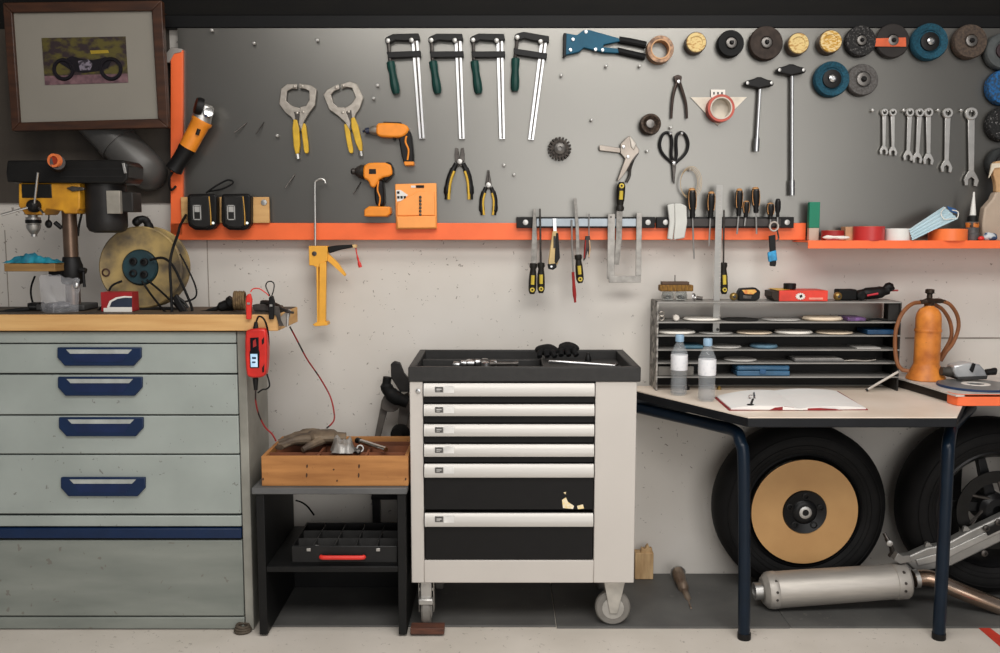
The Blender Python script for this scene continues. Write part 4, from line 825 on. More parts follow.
cab([(186, 215, -.1), (180, 226, -.2), (178, 234, -.34), (173, 248, -.43), (170, 264, -.45), (171, 288, -.455), (172, 312, -.465)], 1.3, 'charger_lead', BLK2, 'black lead falling from left battery charger down to the bench')
cab([(180, 254, -.36), (186, 265, -.37), (195, 285, -.37), (196, 296, -.37), (188, 301, -.37), (172, 303, -.375)], .9, 'power_cable', BLK2, 'thin black cable loop hanging right of the cable reel')
cab([(140, 309.4, -.385), (152, 309, -.382), (168, 308.6, -.38), (178, 309.6, -.375)], 1.4, 'power_cable', BLK2, 'short black cable lying on the bench below the reel')
cab([(35, 276, -.34), (31, 288, -.35), (32, 300, -.36), (36, 309, -.38)], 1, 'power_cable', BLK2, 'thin black cable dropping beside the clear plastic bag')
# plug / tool bits on bench
t = thing('tension_clamp', 'black angular clip standing where the cables meet on the bench', 'clip', W(178, 312, -.43)); t.location.z = ZBT
ORG[t.name] = t.location.copy()
part(MB().poly([(172, 298), (176, 294), (182, 304), (187, 312.6), (181, 313), (176, 306)], -.45, -.43), 'body', BLK, t, .003); part(MB().pt([(176, 296, -.44), (184, 302, -.44), (188, 308, -.44)], 1.4), 'lever', BLK, t)
mb = MB(); x0_, x1_ = W(27, 308, -.42).x, W(38.5, 308, -.42).x; mb.box(x0_, x1_, -.42, -.37, ZBT + .001, zz(303, -.42))
t = one(mb, 'power_adapter', BLK, 'small black power adapter on the bench left of plastic bag', 'adapter', None, .004); part(MB().box(x0_ + .008, x1_ - .008, -.424, -.419, ZBT + .012, zz(306, -.42)), 'socket_face', DKG, t)
t = one(MB().pt([(-3, 313, -.46), (8, 311.6, -.45), (20, 310.4, -.44), (29, 309, -.43)], [2, 2.4, 2.8, 2.2]), 'cable_bundle', BLK2, 'black cable bundle lying along bench top at left picture edge', 'cable')
# red box
YX = -.46; xa, xb = W(101, 304, YX).x, W(132.3, 304, YX).x; zt_ = zz(292.3, YX)
t = thing('parts_box', 'small red box with dark blue oval front standing before cable reel', 'box', ((xa + xb) / 2, YX + .03, ZBT))
part(MB().box(xa, xb, YX, YX + .06, ZBT + .001, zt_), 'carton', mk('carton_red', (166, 34, 38), .5), t, .001)
part(MB().poly([(107, 307), (109.5, 301), (116, 297.4), (124, 296), (131.8, 296.4), (131.8, 308), (107.5, 308)], YX - .0022, YX - .0002), 'white_band', WHITE, t)
part(MB().poly([(109.5, 307), (111.5, 302), (117.5, 298.8), (125, 297.6), (131.8, 297.8), (131.8, 307)], YX - .0032, YX - .0008), 'blue_field', mk('carton_navy', (44, 54, 72), .5), t)
part(MB().rb(103.6, 308, 131.8, 314, YX - .0026, YX - .0002), 'white_strip', WHITE, t)
# clear plastic bag
bag = mk('clear_bag', (212, 212, 216), .12, var=.05, alpha=.16, bump=.6, scale=24)
t = thing('plastic_bag', 'clear plastic bag of small parts standing on the bench by drill press', 'bag', W(59, 312, -.47)); t.location.z = ZBT; ORG[t.name] = t.location.copy()
mb = MB(); nn = 14; fr = []; 
def bagpt(u, v, side):
    px = 39 + 41 * u + (2.5 * (1 - v) if u < .5 else -1.5 * (1 - v)); top = 274 + 8 * abs(u - .3); py = 314.2 + (top - 314.2) * v
    bulge = .036 * math.sin(PI * min(max(u, .0), 1)) ** .6 * (1 - v) ** .5 + .002
    q = W(px, py, -.49); q.y += side * bulge + .012 * noise.noise(V((u * 5, v * 5, side * 3))); q.z += .01 * noise.noise(V((u * 7, v * 4, 9))) * v; q.z = max(q.z, ZBT + .002); return q
for side in (-1, 1):
    gr = [[mb.bm.verts.new(bagpt(i / nn, j / nn, side)) for i in range(nn + 1)] for j in range(nn + 1)]
    for j in range(nn):
        for i in range(nn): mb.face((gr[j][i], gr[j][i + 1], gr[j + 1][i + 1], gr[j + 1][i]))
part(mb, 'film', bag, t, 0, 80)
part(MB().ell(W(59, 306, -.49), .045, .022, .013, 3, .5, 30), 'contents', mk('bag_contents', (110, 108, 112), .4, c2=(60, 60, 64), scale=70), t)
part(MB().ell(W(76, 285.5, -.49), .012, .008, .014, 2, .3, 40), 'silver_clip', STEEL, t)
# rope coil and black tool at the bench end
rope = mk('rope', (128, 104, 70), .8, c2=(92, 72, 48), scale=60, bump=.5)
mb = MB(); cc = W(240, 305, -.44); cc.z = ZBT + .037
for i in range(5): mb.ring(cc + V((-.016 + i * .0075, .0, 0)), (1, .12, .05 * (i % 2)), .030, .0048, 24, 6)
one(mb, 'rope_coil', rope, 'small coil of brown rope standing near the right bench end', 'rope')
t = thing('heat_gun', 'dark pistol like tool lying on the bench left of rope coil', 'tool', W(225, 312, -.42)); t.location.z = ZBT; ORG[t.name] = t.location.copy()
part(MB().pt([(200, 312, -.43), (212, 310, -.43), (226, 305, -.43), (233, 301, -.43)], [1.2, 2.2, 5, 6.4], 5, 14), 'barrel', BLK, t)
part(MB().pt([(226, 307, -.41), (234, 310, -.41)], [4.5, 4], 1, 12), 'handle', BLK2, t)
# ---- small steel vise at the corner of the bench
t = thing('corner_clamp', 'dark steel screw clamp at the right corner of bench top', 'clamp', W(280, 312, -.5)); t.location.z = ZBT; ORG[t.name] = t.location.copy()
part(MB().poly([(252, 305), (262, 304), (280, 306), (283, 310.6), (254, 311)], -.46, -.42), 'base', DKST, t, .002); part(MB().poly([(272, 305), (279, 307), (281, 320), (284, 326), (279, 326), (276, 316), (272, 313.6)], -.558, -.552), 'hook_jaw', DKST, t, .001)
part(MB().pt([(262, 303, -.44), (272, 304, -.47), (286, 311, -.565), (293.5, 312.6, -.56)], [3, 3, 1.6, 1.3]), 'screw', DKST, t); part(MB().pt([(288, 310, -.56), (287.4, 326, -.56)], 1.2, 1), 'tommy_bar', SATIN, t)
part(MB().poly([(279, 318), (289, 309), (291, 311), (289, 318), (286, 327), (283, 326)], -.557, -.551), 'bracket', OLDST, t, .001)
# ================================================================ battery tender
YQ = -.585
rb_ = mk('charger_red', (210, 44, 36), .4)
t = thing('car_battery_charger', 'red handheld battery charger with small screen hanging at the bench corner', 'battery charger', W(255.5, 353, YQ))
part(MB().poly([(245, 333), (247.5, 329.5), (263, 328.3), (266.4, 331.5), (267, 352), (266, 372), (263.6, 377.6), (248.6, 378), (246, 374), (244.6, 352)], YQ, YQ + .045, 1), 'case', rb_, t, .006)
part(MB().poly([(249.8, 338), (258.4, 337.4), (258.6, 350), (259.4, 352), (259, 368), (249.8, 368), (249.4, 352), (250.2, 350)], YQ - .004, YQ + .004), 'display_panel', mk('panel_black', (22, 20, 26), .25), t, .002)
part(MB().rb(250.6, 354, 257.4, 367, YQ - .006, YQ - .002), 'screen', mk('screen_blue', (150, 190, 220), .3, c2=(200, 220, 240), scale=40, emit=.35), t)
mb = MB(); mb.rb(252, 357, 256, 359, YQ - .0068, YQ - .0055); mb.rb(252, 361.5, 255.5, 363, YQ - .0068, YQ - .0055); part(mb, 'screen_text', BLUE, t)
part(MB().poly([(253, 341), (255.6, 339), (256.4, 346), (253, 347.6)], YQ - .0055, YQ - .003), 'button', REDD, t)
for p in ([(261.6, 340), (264, 337), (264, 343), (262, 345)], [(262, 368), (264.4, 364), (264, 372), (262.4, 372.6)]): part(MB().poly(p, YQ - .0015, YQ + .004), 'vent_slot', BLK, t)
part(MB().pt([(255.6, 329.5, YQ + .02), (256, 322, YQ + .02)], [3, 1.6], 1), 'top_plug', BLK, t); part(MB().pt([(255.5, 378, YQ + .02), (255.7, 390, YQ + .02)], [3, 1.8], 1), 'bottom_plug', BLK, t)
part(MB().pt([(256, 323, YQ + .02), (258.6, 316.6, YQ + .005), (263.5, 318.6, YQ), (267, 327, YQ + .02), (268.6, 340, YQ + .03), (268.4, 350, YQ + .04)], .95), 'upper_lead', BLK2, t)
cab([(267, 374, -.55), (269.6, 385, -.55), (266.5, 389, -.55), (262.5, 389.6, -.555), (257.6, 393, -.56)], .8, 'charger_lead', BLK2, 'short black lead curling below the red battery charger')
rbm = mk('red_black_lead', (150, 34, 34), .5, c2=(34, 24, 24), scale=14, lo=.45, hi=.5)
cab([(255.6, 390, YQ + .02), (255.8, 402, -.55), (259, 415, -.5), (265, 427, -.47), (272, 434, -.46), (276, 441, -.45)], .85, 'twin_lead', rbm, 'red and black lead falling from red charger to the crate')
cab([(290, 327, -.30), (298, 342, -.25), (307, 359, -.2), (320, 378, -.15), (330, 396, -.14), (334, 412, -.2), (333.6, 421, -.3), (327, 428, -.38)], .85, 'twin_lead', rbm, 'long red and black lead swinging along the wall to the crate')
cab([(250.6, 292, -.553), (253, 289, -.55), (259, 288.6, -.55), (266, 293, -.55), (269, 296, -.552)], .6, 'clip_lead', RED, 'thin red lead arching between the red and black clips')
cab([(270, 296, -.553), (266, 287, -.55), (267, 282.6, -.55), (271, 281.4, -.55), (274, 284, -.55), (273.6, 290, -.55), (271.4, 297, -.552)], .6, 'clip_lead', BLK2, 'thin black lead loop above the black clip')
def croc(x, y0, y1, m, label):
    t = thing('crocodile_clip', label, 'clip', W(x, y1, -.56), 'charger clips on the bench edge')
    mb = MB(); mb.poly([(x - 3, y0 + 7), (x - 1.5, y0 + 1), (x + 1.6, y0), (x + 3.4, y0 + 6), (x + 2.8, y0 + 12), (x + 2.4, y1), (x - 2.4, y1), (x - 2.8, y0 + 12)], -.567, -.553); part(mb, 'front_grip', m, t, .003)
    part(MB().poly([(x - 2.4, y0 + 2), (x + 2.4, y0 + 3), (x + 2, y0 + 14), (x - 2, y0 + 14)], -.551, -.54), 'rear_grip', m, t, .002)
    part(MB().rb(x - 1.4, y0 + 9, x + 1.4, y0 + 11, -.57, -.56), 'pivot', SATIN, t)
croc(248.4, 293.5, 319.5, RED, 'red crocodile clip gripping the bench edge above red charger'); croc(271, 295.5, 319.5, BLK, 'black crocodile clip gripping the bench edge near its corner')
# ================================================================ caulking gun
YG = -.10
t = thing('caulking_gun', 'yellow caulking gun hanging by its hooked rod over the rail', 'caulking gun', W(318, 326, YG))
part(MB().pt([(315.2, 247, YG), (315, 215, YG), (314.8, 186, YG), (316, 181, YG), (320, 179, YG), (324, 180, YG), (325.6, 183.4, YG)], 1.1, 5), 'hanging_rod', SATIN, t)
part(MB().poly([(308.6, 246), (327.4, 246), (327.4, 261), (323, 263), (321.6, 267), (316, 267.4), (313, 265.6), (309, 265.6)], YG - .022, YG + .022), 'head', GUNYEL, t, .002)
mb = MB(); mb.poly([(316.2, 266), (318, 265.6), (318.8, 325), (317, 325.4)], YG - .024, YG + .024); mb.poly([(319.4, 264), (326.2, 262), (325.6, 325), (318.8, 325)], YG + .008, YG + .024)
mb.poly([(319.6, 263), (326.2, 262), (325.4, 325), (318.8, 325.4)], YG - .026, YG - .022)
part(mb, 'cradle', GUNYEL, t, .001)
part(MB().poly([(312.6, 324.6), (316, 322.4), (327, 322), (327.4, 325.4), (315, 326.4)], YG - .028, YG + .028), 'end_plate', GUNYEL, t, .001)
part(MB().poly([(327.4, 246.8), (336, 245.4), (353, 244.4), (355.6, 245.6), (353, 247.4), (340, 250), (329, 253.4)], YG - .014, YG + .014), 'grip', BLK, t, .003)
part(MB().poly([(352, 244.6), (356, 244.6), (356.4, 247.6), (353, 248)], YG - .015, YG + .015), 'grip_end', mk('cream_end', (226, 190, 130), .5), t, .001)
part(MB().poly([(322, 256), (326.6, 252), (338, 263), (346, 274.6), (344.6, 276.4), (334, 266.6)], YG - .008, YG + .008), 'trigger', GUNYEL, t, .001)
part(MB().lathe(W(314.4, 253.6, YG - .022), (0, -1, 0), [(.009, 0), (.009, .003), (.004, .004)], 12), 'pivot', DKST, t)
part(MB().pt([(355.6, 246, YG), (356.4, 252, YG), (358, 259, YG), (360.4, 267.4, YG)], [.6, .6, 1, 1.8], 4), 'strap', RED, t)
# ================================================================ crate on the shelf unit
YK = -.57
cw = mk('crate_wood', (186, 130, 74), .65, c2=(146, 96, 50), scale=5, stretch=(.7, 1, 7), detail=8); speck(cw, 40, .10, (104, 70, 44), .7)
cwi = mk('crate_inside', (140, 84, 54), .7, c2=(100, 58, 38), scale=8)
x0, x1 = W(261.5, 470, YK).x, W(408, 470, YK).x; z0 = uzt + .001; z1 = zz(456.2, YK); yb_k = -.26
cr = thing('parts_crate', 'shallow wooden compartment crate on top of the black shelf unit', 'crate', ((x0 + x1) / 2, -.42, z0))
part(MB().box(x0, x1, YK, YK + .012, z0, z1), 'front_board', cw, cr, .0015); part(MB().box(x0, x1, yb_k - .012, yb_k, z0, z1), 'back_board', cw, cr, .0015)
for x in (x0, x1 - .012): part(MB().box(x, x + .012, YK + .012, yb_k - .012, z0, z1), 'end_board', cw, cr, .0015)
part(MB().box(x0 + .012, x1 - .012, YK + .012, yb_k - .012, z0, z0 + .008), 'bottom_board', cwi, cr)
for y in (-.50, -.40, -.335): part(MB().box(x0 + .012, x1 - .012, y, y + .007, z0 + .008, z1 - .005), 'divider', cwi, cr)
for px in (315, 363.5):
    x = W(px, 450, YK).x; part(MB().box(x, x + .008, YK + .012, -.40, z0 + .008, z1 - .003), 'divider', cwi, cr)
for x, y, h in ((307, 466, 4), (306.6, 475, 5), (359, 466, 5), (358.6, 475, 5.5), (333.6, 469.5, 2), (337, 480.6, 2.4), (405.6, 479, 3), (263, 479, 3)): part(MB().poly([(x - 1, y), (x, y - h / 2), (x + 1.1, y - .4), (x + .5, y + h / 2), (x - .6, y + h / 2)], YK - .0006, YK + .001, 1), 'knot', mk('knot_brown', (78, 48, 28), .8), cr)
# leather gloves / cloth lying across
gl = mk('glove_leather', (120, 104, 84), .7, c2=(70, 58, 48), scale=16, bump=.4)
t = thing('work_glove', 'limp grey brown leather glove lying over the wooden crate', 'glove', W(315, 440, -.42)); zg = z1 + .002
def flatblob(outline, y0, y1, zb, h, n=10):
    pass
mb = MB(); P = [V((W(282, 445, -.46).x, -.50, zg + .012)), V((W(298, 442, -.42).x, -.43, zg + .02)), V((W(316, 440, -.40).x, -.40, zg + .026)), V((W(330, 440, -.40).x, -.39, zg + .026)), V((W(345, 440, -.4).x, -.38, zg + .02))]
mb.tube(cm(P, 5), [.022, .045, .06, .06, .04], 16, True, .42)
part(mb, 'palm', gl, t)
for i, (dx, dy, l) in enumerate(((0, -.02, .1), (.01, .02, .115), (.02, .055, .11), (.04, .085, .09))):
    a = V((W(312, 440, -.4).x + dx * .3, -.42 + dy, zg + .026)); b = a + V((-l, -.05 + .02 * i, -.012)); part(MB().tube(cm([a, (a + b) / 2 + V((0, 0, .008)), b], 4), [.016, .014, .010], 10), 'finger', gl, t)
part(MB().tube(cm([P[3] + V((-.01, -.03, 0)), P[3] + V((-.05, -.09, -.010)), P[3] + V((-.075, -.12, -.02))], 4), [.016, .014, .010], 10), 'thumb', gl, t)
mb = MB(); gr = []; xa, xb = W(333, 440, -.48).x, W(356, 440, -.48).x
for jj in range(13):
    r = []
    for ii in range(17):
        u = ii / 16; v = jj / 12; e = min(1, min(u, 1 - u) * 5) * min(1, min(v, 1 - v) * 4)
        x = xa + (xb - xa) * u + .012 * noise.noise(V((v * 3, 0, u))); y = -.545 + .085 * v + .012 * noise.noise(V((u * 3, 5, 0)))
        r.append(mb.bm.verts.new((x, y, zg + .002 + e * (.030 + .018 * (1 - u) + .03 * noise.noise(V((x * 28, y * 28, 2))) + .012 * noise.noise(V((x * 70, y * 40, 7)))))))
    gr.append(r)
for jj in range(12):
    for ii in range(16): mb.face((gr[jj][ii], gr[jj][ii + 1], gr[jj + 1][ii + 1], gr[jj + 1][ii]))
t = one(mb, 'silver_pouch', mk('silver_cloth', (168, 166, 162), .42, .2, c2=(108, 100, 92), scale=16, bump=.25), 'crumpled silver grey cloth pouch beside the glove on the crate', 'pouch', None, 0, 80)
a = W(357, 436.5, -.40); b = W(386, 449, -.52); a.z = z1 + .016; b.z = z1 + .011
t = one(MB().tube([a, b], .009, 14), 'chrome_tube', CHROME, 'short chrome tube lying slanted on the right of the crate', 'tube'); part(MB().tube([a, a + (b - a) * .12], .0105, 14), 'end_cap', BLK, t)
t = one(MB().ell(W(357, 449, -.5) + V((0, 0, 0)), .018, .015, .012, 2, .5, 60), 'shackle', DKST, 'dark small metal fitting in the middle crate compartment edge', 'fitting'); t.location.z = z1 - .012
part(MB().ring(W(360, 447, -.5), (.4, -1, .3), .011, .003, 16, 6), 'loop', SATIN, t)
# ---- tool case on the middle shelf
YI = -.56; x0, x1 = W(291.5, 554, YI).x, W(397.5, 554, YI).x; zc0 = zm + .001; zc1 = zz(546, YI)
t = thing('organizer_case', 'open black compartment case with red handle on the middle shelf', 'tool case', ((x0 + x1) / 2, -.45, zc0)); yk = -.30
part(MB().box(x0, x1, YI, yk, zc0, zc0 + .006), 'bottom', shm, t); part(MB().box(x0, x1, YI, YI + .008, zc0, zc1), 'front_wall', mk('case_grey', (32, 32, 32), .45), t, .003)
for q in ((x0, x0 + .006, YI + .008, yk), (x1 - .006, x1, YI + .008, yk), (x0, x1, yk - .006, yk)): part(MB().box(*q, zc0, zc1), 'wall', BLK, t)
for i in range(1, 5):
    x = x0 + (x1 - x0) * i / 5; part(MB().box(x - .0015, x + .0015, YI + .008, yk - .006, zc0 + .006, zc1 - .003), 'divider', DKG, t)
for y in (-.47, -.385): part(MB().box(x0 + .006, x1 - .006, y - .0015, y + .0015, zc0 + .006, zc1 - .003), 'divider', DKG, t)
part(MB().pt([(321, 556.8, YI - .008), (324, 557.6, YI - .014), (342, 557.6, YI - .014), (361, 557.6, YI - .014), (364, 556.8, YI - .008)], 2.3, 4, 10), 'handle', RED, t)
for x in (308.5, 378): part(MB().rb(x - 2, 548.5, x + 2, 551.5, YI - .004, YI + .001), 'latch', SATIN, t, .001)
tag(one(MB().ell(W(317, 543, -.52), .022, .018, .012, 2, .35, 40), 'cable_clip', mk('clip_white', (196, 194, 190), .5), 'pale small fitting in front left compartment of the black case', 'fitting'), 'pale small fitting in front left compartment of the black case', 'fitting').location.z = zc0 + .03
tag(one(MB().ell(W(343, 525, -.36), .014, .012, .012, 2, .35, 40), 'brass_fitting', mk('brass', (170, 140, 90), .35, .7), 'brass small fitting at the back of the black case', 'fitting'), 'brass small fitting at the back of the black case', 'fitting').location.z = zc0 + .03
cab([(296, 500.5, -.18), (302, 502.5, -.2), (308, 507, -.25), (314, 515, -.29)], .9, 'power_cable', BLK2, 'black cable curling down inside the black shelf unit')
# rope end at the cabinet foot
mb = MB(); cc = G(243, 632, .0)
for i in range(3): mb.ring(cc + V((0, 0, .007 + i * .008)), (.05 * i, 0, 1), .026 - i * .003, .0055, 22, 6)
one(mb, 'rope_bundle', mk('old_rope', (84, 74, 62), .8, scale=70, bump=.4), 'small grey rope bundle on the floor at the cabinet corner', 'rope')
# ---- black iron stand between crate and trolley
YM = -.062
t = thing('paddock_stand', 'black iron stand with padded arms leaning between crate and trolley', 'stand', W(390, 480, YM)); im = mk('iron_black', (44, 42, 41), .5, var=.3, scale=20); gi = mk('iron_grey', (98, 92, 86), .55, var=.2)
part(MB().poly([(381, 404), (388.6, 405), (378, 446), (373, 445)], YM - .02, YM + .0), 'strut', gi, t, .002)
part(MB().poly([(400, 398), (408, 392), (412, 404), (402, 446), (396, 446)], YM - .03, YM - .01), 'strut', gi, t, .002)
part(MB().poly([(390.6, 364), (394, 361.6), (399.6, 363), (404, 374), (411, 382), (412, 392), (400, 392), (391, 378)], YM - .06, YM - .03), 'upper_arm', im, t, .004)
part(MB().pt([(387.4, 377, YM - .08), (387, 388, YM - .08), (395, 397, YM - .08), (408, 402, YM - .08)], [4.4, 6.4, 7.4, 6.4], 5, 12), 'padded_arm', BLK2, t)
part(MB().poly([(382, 398), (387, 394), (398, 399), (402, 404), (396, 412), (386, 412), (380, 408)], YM - .05, YM - .022, 1), 'pivot_plate', gi, t, .003)
part(MB().lathe(W(402, 433, YM - .09), (-.4, -1, .1), [(9 * S(YM), 0), (9.5 * S(YM), .02), (6 * S(YM), .05)], 20), 'rubber_foot', BLK2, t)
part(MB().poly([(375, 440), (412, 440), (414, 500), (371, 500)], YM - .02, YM), 'base_frame', im, t, .003)
mb = MB(); mb.poly([(372, 498), (380, 498), (380, 574), (374, 574)], YM - .02, YM); mb.box(W(371, 500, YM).x, W(414, 500, YM).x, YM - .03, YM + .03, .0075, .02); part(mb, 'leg', im, t)
# ================================================================ items in the trolley tray
zt2 = zt0 + .0185
def intray(px, py, z=None): return G(px, py, z or zt2 + .01)
t = one(MB().tube(cm([G(549, 361.5, zt2 + .028), G(575, 363, zt2 + .026), G(617, 366, zt2 + .012)], 3), .006, 10), 'long_socket_bar', STEEL, 'bright steel bar lying across right side of the trolley tray', 'socket bar'); part(MB().tube([G(611, 365.4, zt2 + .012), G(618, 366.1, zt2 + .012)], .010, 10), 'head', DKST, t)
gm2 = mk('black_cloth', (16, 16, 17), .85, bump=.4, scale=40)
for i, (px, py, rx, rz, lb) in enumerate(((547, 354.5, .042, .020, 'left black crumpled work glove at the back of the trolley tray'), (568, 353.5, .044, .022, 'right black crumpled work glove at the back of the trolley tray'))):
    c = G(px, py, zt1 + .004); t = one(MB().ell(c, rx, .05, rz, 3, .4, 22, i * 7), 'black_glove', gm2, lb, 'glove', 'black gloves in the trolley tray'); t.location.z = zt1 + .0005
    for j in range(3): part(MB().tube(cm([c + V((-.02 + j * .02, -.03, .0)), c + V((-.03 + j * .024, -.06, -.004)), c + V((-.03 + j * .028, -.075, -.016))], 3), .010, 8), 'finger', gm2, t)
SOCK = [(457, 364.5, .012, .022), (464, 363, .011, .02), (471, 362, .010, .024), (478, 362.5, .012, .018), (485, 360, .010, .022), (494, 363.5, .013, .022)]
LBS = ['leftmost silver socket in the trolley tray', 'second silver socket from left in the trolley tray', 'third silver socket from left in the trolley tray', 'fourth silver socket from left in the trolley tray', 'fifth silver socket from left, set further back in the tray', 'rightmost silver socket at the dark ratchet in the tray']
for (px, py, r, h), lb in zip(SOCK, LBS):
    c = G(px, py, zt2 + h * .6); c.z = zt2 + r; d = V((1, .3 * math.sin(px), 0)).normalized()
    t = one(MB().lathe(c - d * h * .5, d, [(r * .5, .004), (r * .6, 0), (r, 0), (r, h * .6), (r * .8, h), (r * .4, h)], 14), 'socket', STEEL, lb, 'socket', 'sockets in the trolley tray')
for a, b, lb in (((486, 362, 0), (518, 361.5, 0), 'dark ratchet handle lying right of the sockets in tray'), ((470, 360, 0), (494, 359.6, 0), 'dark bit holder lying behind the sockets in tray')):
    A = G(a[0], a[1], zt2 + .02); B = G(b[0], b[1], zt2 + .02); A.z = B.z = zt2 + .013
    t = one(MB().tube(cm([A, (A + B) / 2, B], 3), [.012, .008, .007, .011], 12), 'ratchet', DKST, lb, 'ratchet'); part(MB().lathe(A + V((0, 0, -.008)), (0, 0, 1), [(.017, 0), (.017, .014), (.008, .018)], 14), 'head', STEEL, t)
for px, py, lb in ((588, 361, 'small black nut driver at right back of the tray'), (612, 357.5, 'tiny black cap in the right back corner of tray')):
    c = G(px, py, zt2); t = one(MB().lathe((c.x, c.y, zt2 + .0005), (0, 0, 1), [(.012, 0), (.012, .014), (.007, .022), (.006, .03), (0, .03)], 12), 'nut_driver', BLK, lb, 'bit')
# wooden block, shoe like metal piece on mat
c = G(642, 586, .007); x0, x1 = W(634, 566, -.05).x, W(652.5, 566, -.05).x
t = one(MB().box(x0, x1, -.075, -.03, .008, zz(553, -.075)).poly([(641, 553.5), (641.6, 548), (645, 549.5), (648, 544.5), (650.5, 549), (652.2, 548), (652.4, 553.5)], -.07, -.045), 'wood_block', mk('block_wood', (206, 174, 130), .7, c2=(168, 134, 92), scale=10, stretch=(5, 1, 1)), 'pale wood block standing on the mat behind trolley right side', 'wood block', None, .003)
P = [W(678, 573, -.10), W(681.5, 583, -.16), W(687, 597, -.24), G(691, 608, .012)]
t = thing('pry_bar', 'rusty tapered metal bar end lying on the mat under the table', 'metal bar', (P[3].x, P[3].y, .007)); rs = mk('rusty_steel', (168, 152, 134), .5, .4, c2=(104, 84, 70), scale=14)
part(MB().tube(cm(P, 5), [.030, .026, .016, .004], 12, True, .8), 'blade', rs, t)
part(MB().tube([P[0] + (P[0] - P[1]) * .16, P[0]], [.028, .031], 14), 'socket_end', SATIN, t)
# ================================================================ wheels
tyre = mk('tyre_rubber', (20, 19, 19), .75, var=.35, scale=14, bump=.08)
rimm = mk('rim_black', (17, 17, 18), .35, var=.1)
def wheel(cx, R, ri, yc, w, name, label):
    cz = R + .0085; c = V((cx, yc + w / 2, cz)); ax = V((0, -1, 0))
    t = thing(name, label, 'wheel', (cx, yc, .0085))
    pr = [(ri, 0.01), (R * .86, 0), (R * .95, w * .10), (R, w * .32), (R, w * .68), (R * .95, w * .9), (R * .87, w), (ri + (R - ri) * .45, w * 1.02), (ri + (R - ri) * .1, w * .98), (ri, w * .93), (ri, w * .5)]
    part(MB().lathe(c, ax, pr, 72, True), 'tyre', tyre, t, 0, 50)
    for q in (.16, .30, .62): part(MB().ring(c + ax * (w * (1.012 if q > .2 else .985)), ax, ri + (R - ri) * q, .0022, 72, 6), 'sidewall_ridge', tyre, t)
    part(MB().lathe(c, ax, [(ri * .86, w * .15), (ri, w * .1), (ri, w * .93), (ri * .97, w * .95), (ri * .94, w * .90), (ri * .88, w * .80)], 64, True), 'rim', rimm, t, 0, 50)
    return t, c, ax, cz
W1, c, ax, cz = wheel(W(801, 514, -.2).x, .327, .222, -.155, .17, 'motorcycle_wheel', 'motorcycle wheel with round plywood disc leaning under the table')
k = S(-.25)
part(MB().lathe(c, ax, [(20 * k, .165), (54.4 * k, .165), (54.8 * k, .168), (54.8 * k, .172), (20 * k, .172)], 64, True), 'plywood_disc', mk('plywood', (200, 156, 102), .6, c2=(188, 144, 92), scale=6), W1)
hb = part(MB().lathe(c, ax, [(.0, .10), (22.6 * k, .10), (23.2 * k, .170), (22 * k, .178), (13 * k, .170), (11 * k, .176), (7.5 * k, .178), (0, .178)], 40), 'hub', rimm, W1)
for i in range(5):
    a = 2 * PI * i / 5 + .3; q = c + ax * .174 + V((math.cos(a) * 16.6 * k, 0, math.sin(a) * 16.6 * k)); part(MB().lathe(q, ax, [(3.4 * k, -.004), (3.6 * k, .003), (2.4 * k, .004), (2.2 * k, -.002), (0, -.002)], 16), 'bolt_hole', BLK, hb)
part(MB().lathe(c, ax, [(3.2 * k, .168), (6.4 * k, .172), (6.4 * k, .182), (5 * k, .184), (3.4 * k, .184), (3.2 * k, .176)], 24, True), 'bearing', SATIN, hb)
W2, c, ax, cz = wheel(W(991, 516, -.22).x, .338, .225, -.175, .18, 'motorcycle_wheel', 'motorcycle wheel with dark spokes and brake disc at right edge')
for i in range(5):
    a = 2 * PI * i / 5 + .55; d = V((math.cos(a), 0, math.sin(a))); n_ = V((-math.sin(a), 0, math.cos(a)))
    part(MB().prism([c + ax * .145 + d * .05 + n_ * .022, c + ax * .145 + d * .05 - n_ * .022, c + ax * .13 + d * .22 - n_ * .014, c + ax * .13 + d * .22 + n_ * .014], (0, .03, 0)), 'spoke', rimm, W2, .004)
part(MB().lathe(c, ax, [(0, .08), (.062, .08), (.062, .165), (.045, .18), (.02, .182), (.02, .16), (0, .16)], 32), 'hub', rimm, W2)
part(MB().lathe(c, ax, [(.105, .166), (.150, .166), (.150, .171), (.105, .171)], 48, True), 'brake_disc', mk('disc_dark', (36, 35, 34), .4, .6), W2)
for i in range(6):
    a = 2 * PI * i / 6; part(MB().tube([c + ax * .168 + V((math.cos(a), 0, math.sin(a))) * .05, c + ax * .168 + V((math.cos(a + .5), 0, math.sin(a + .5))) * .11], .006, 6), 'carrier_arm', DKST, W2)
# swing arm, strap, silencer, pipe
sa = mk('cast_aluminium', (160, 158, 154), .4, .6, var=.15, scale=12)
Y2 = -.272
t = thing('swing_arm', 'cast aluminium swing arm leaning across the right motorcycle wheel', 'swing arm', G(930, 600, .02))
part(MB().poly([(903, 559), (928, 547.5), (944, 545), (970, 531), (1000, 517), (1030, 502), (1034, 528), (1000, 542.5), (951, 566.5), (917, 573), (910, 566)], Y2 - .04, Y2), 'arm', sa, t, .006)
part(MB().poly([(916, 560), (944, 552), (972, 539), (1030, 512), (1030, 519), (972, 546), (944, 560), (918, 566)], Y2 - .046, Y2 - .039), 'raised_rib', mk('rib_aluminium', (188, 186, 182), .35, .6), t, .002)
for x, y in ((929, 547), (967, 531)): part(MB().poly([(x - 4, y + 1), (x - 2.6, y - 4), (x + .4, y - 4.4), (x + 4, y - 1)], Y2 - .03, Y2 - .015), 'lug', sa, t, .001)
for x, y in ((986, 528), (984, 553), (998, 522)): part(MB().lathe(W(x, y, Y2 - .046), (0, -1, 0), [(.012, 0), (.012, .006), (.006, .008), (.006, .002)], 14), 'bolt', DKST, t)
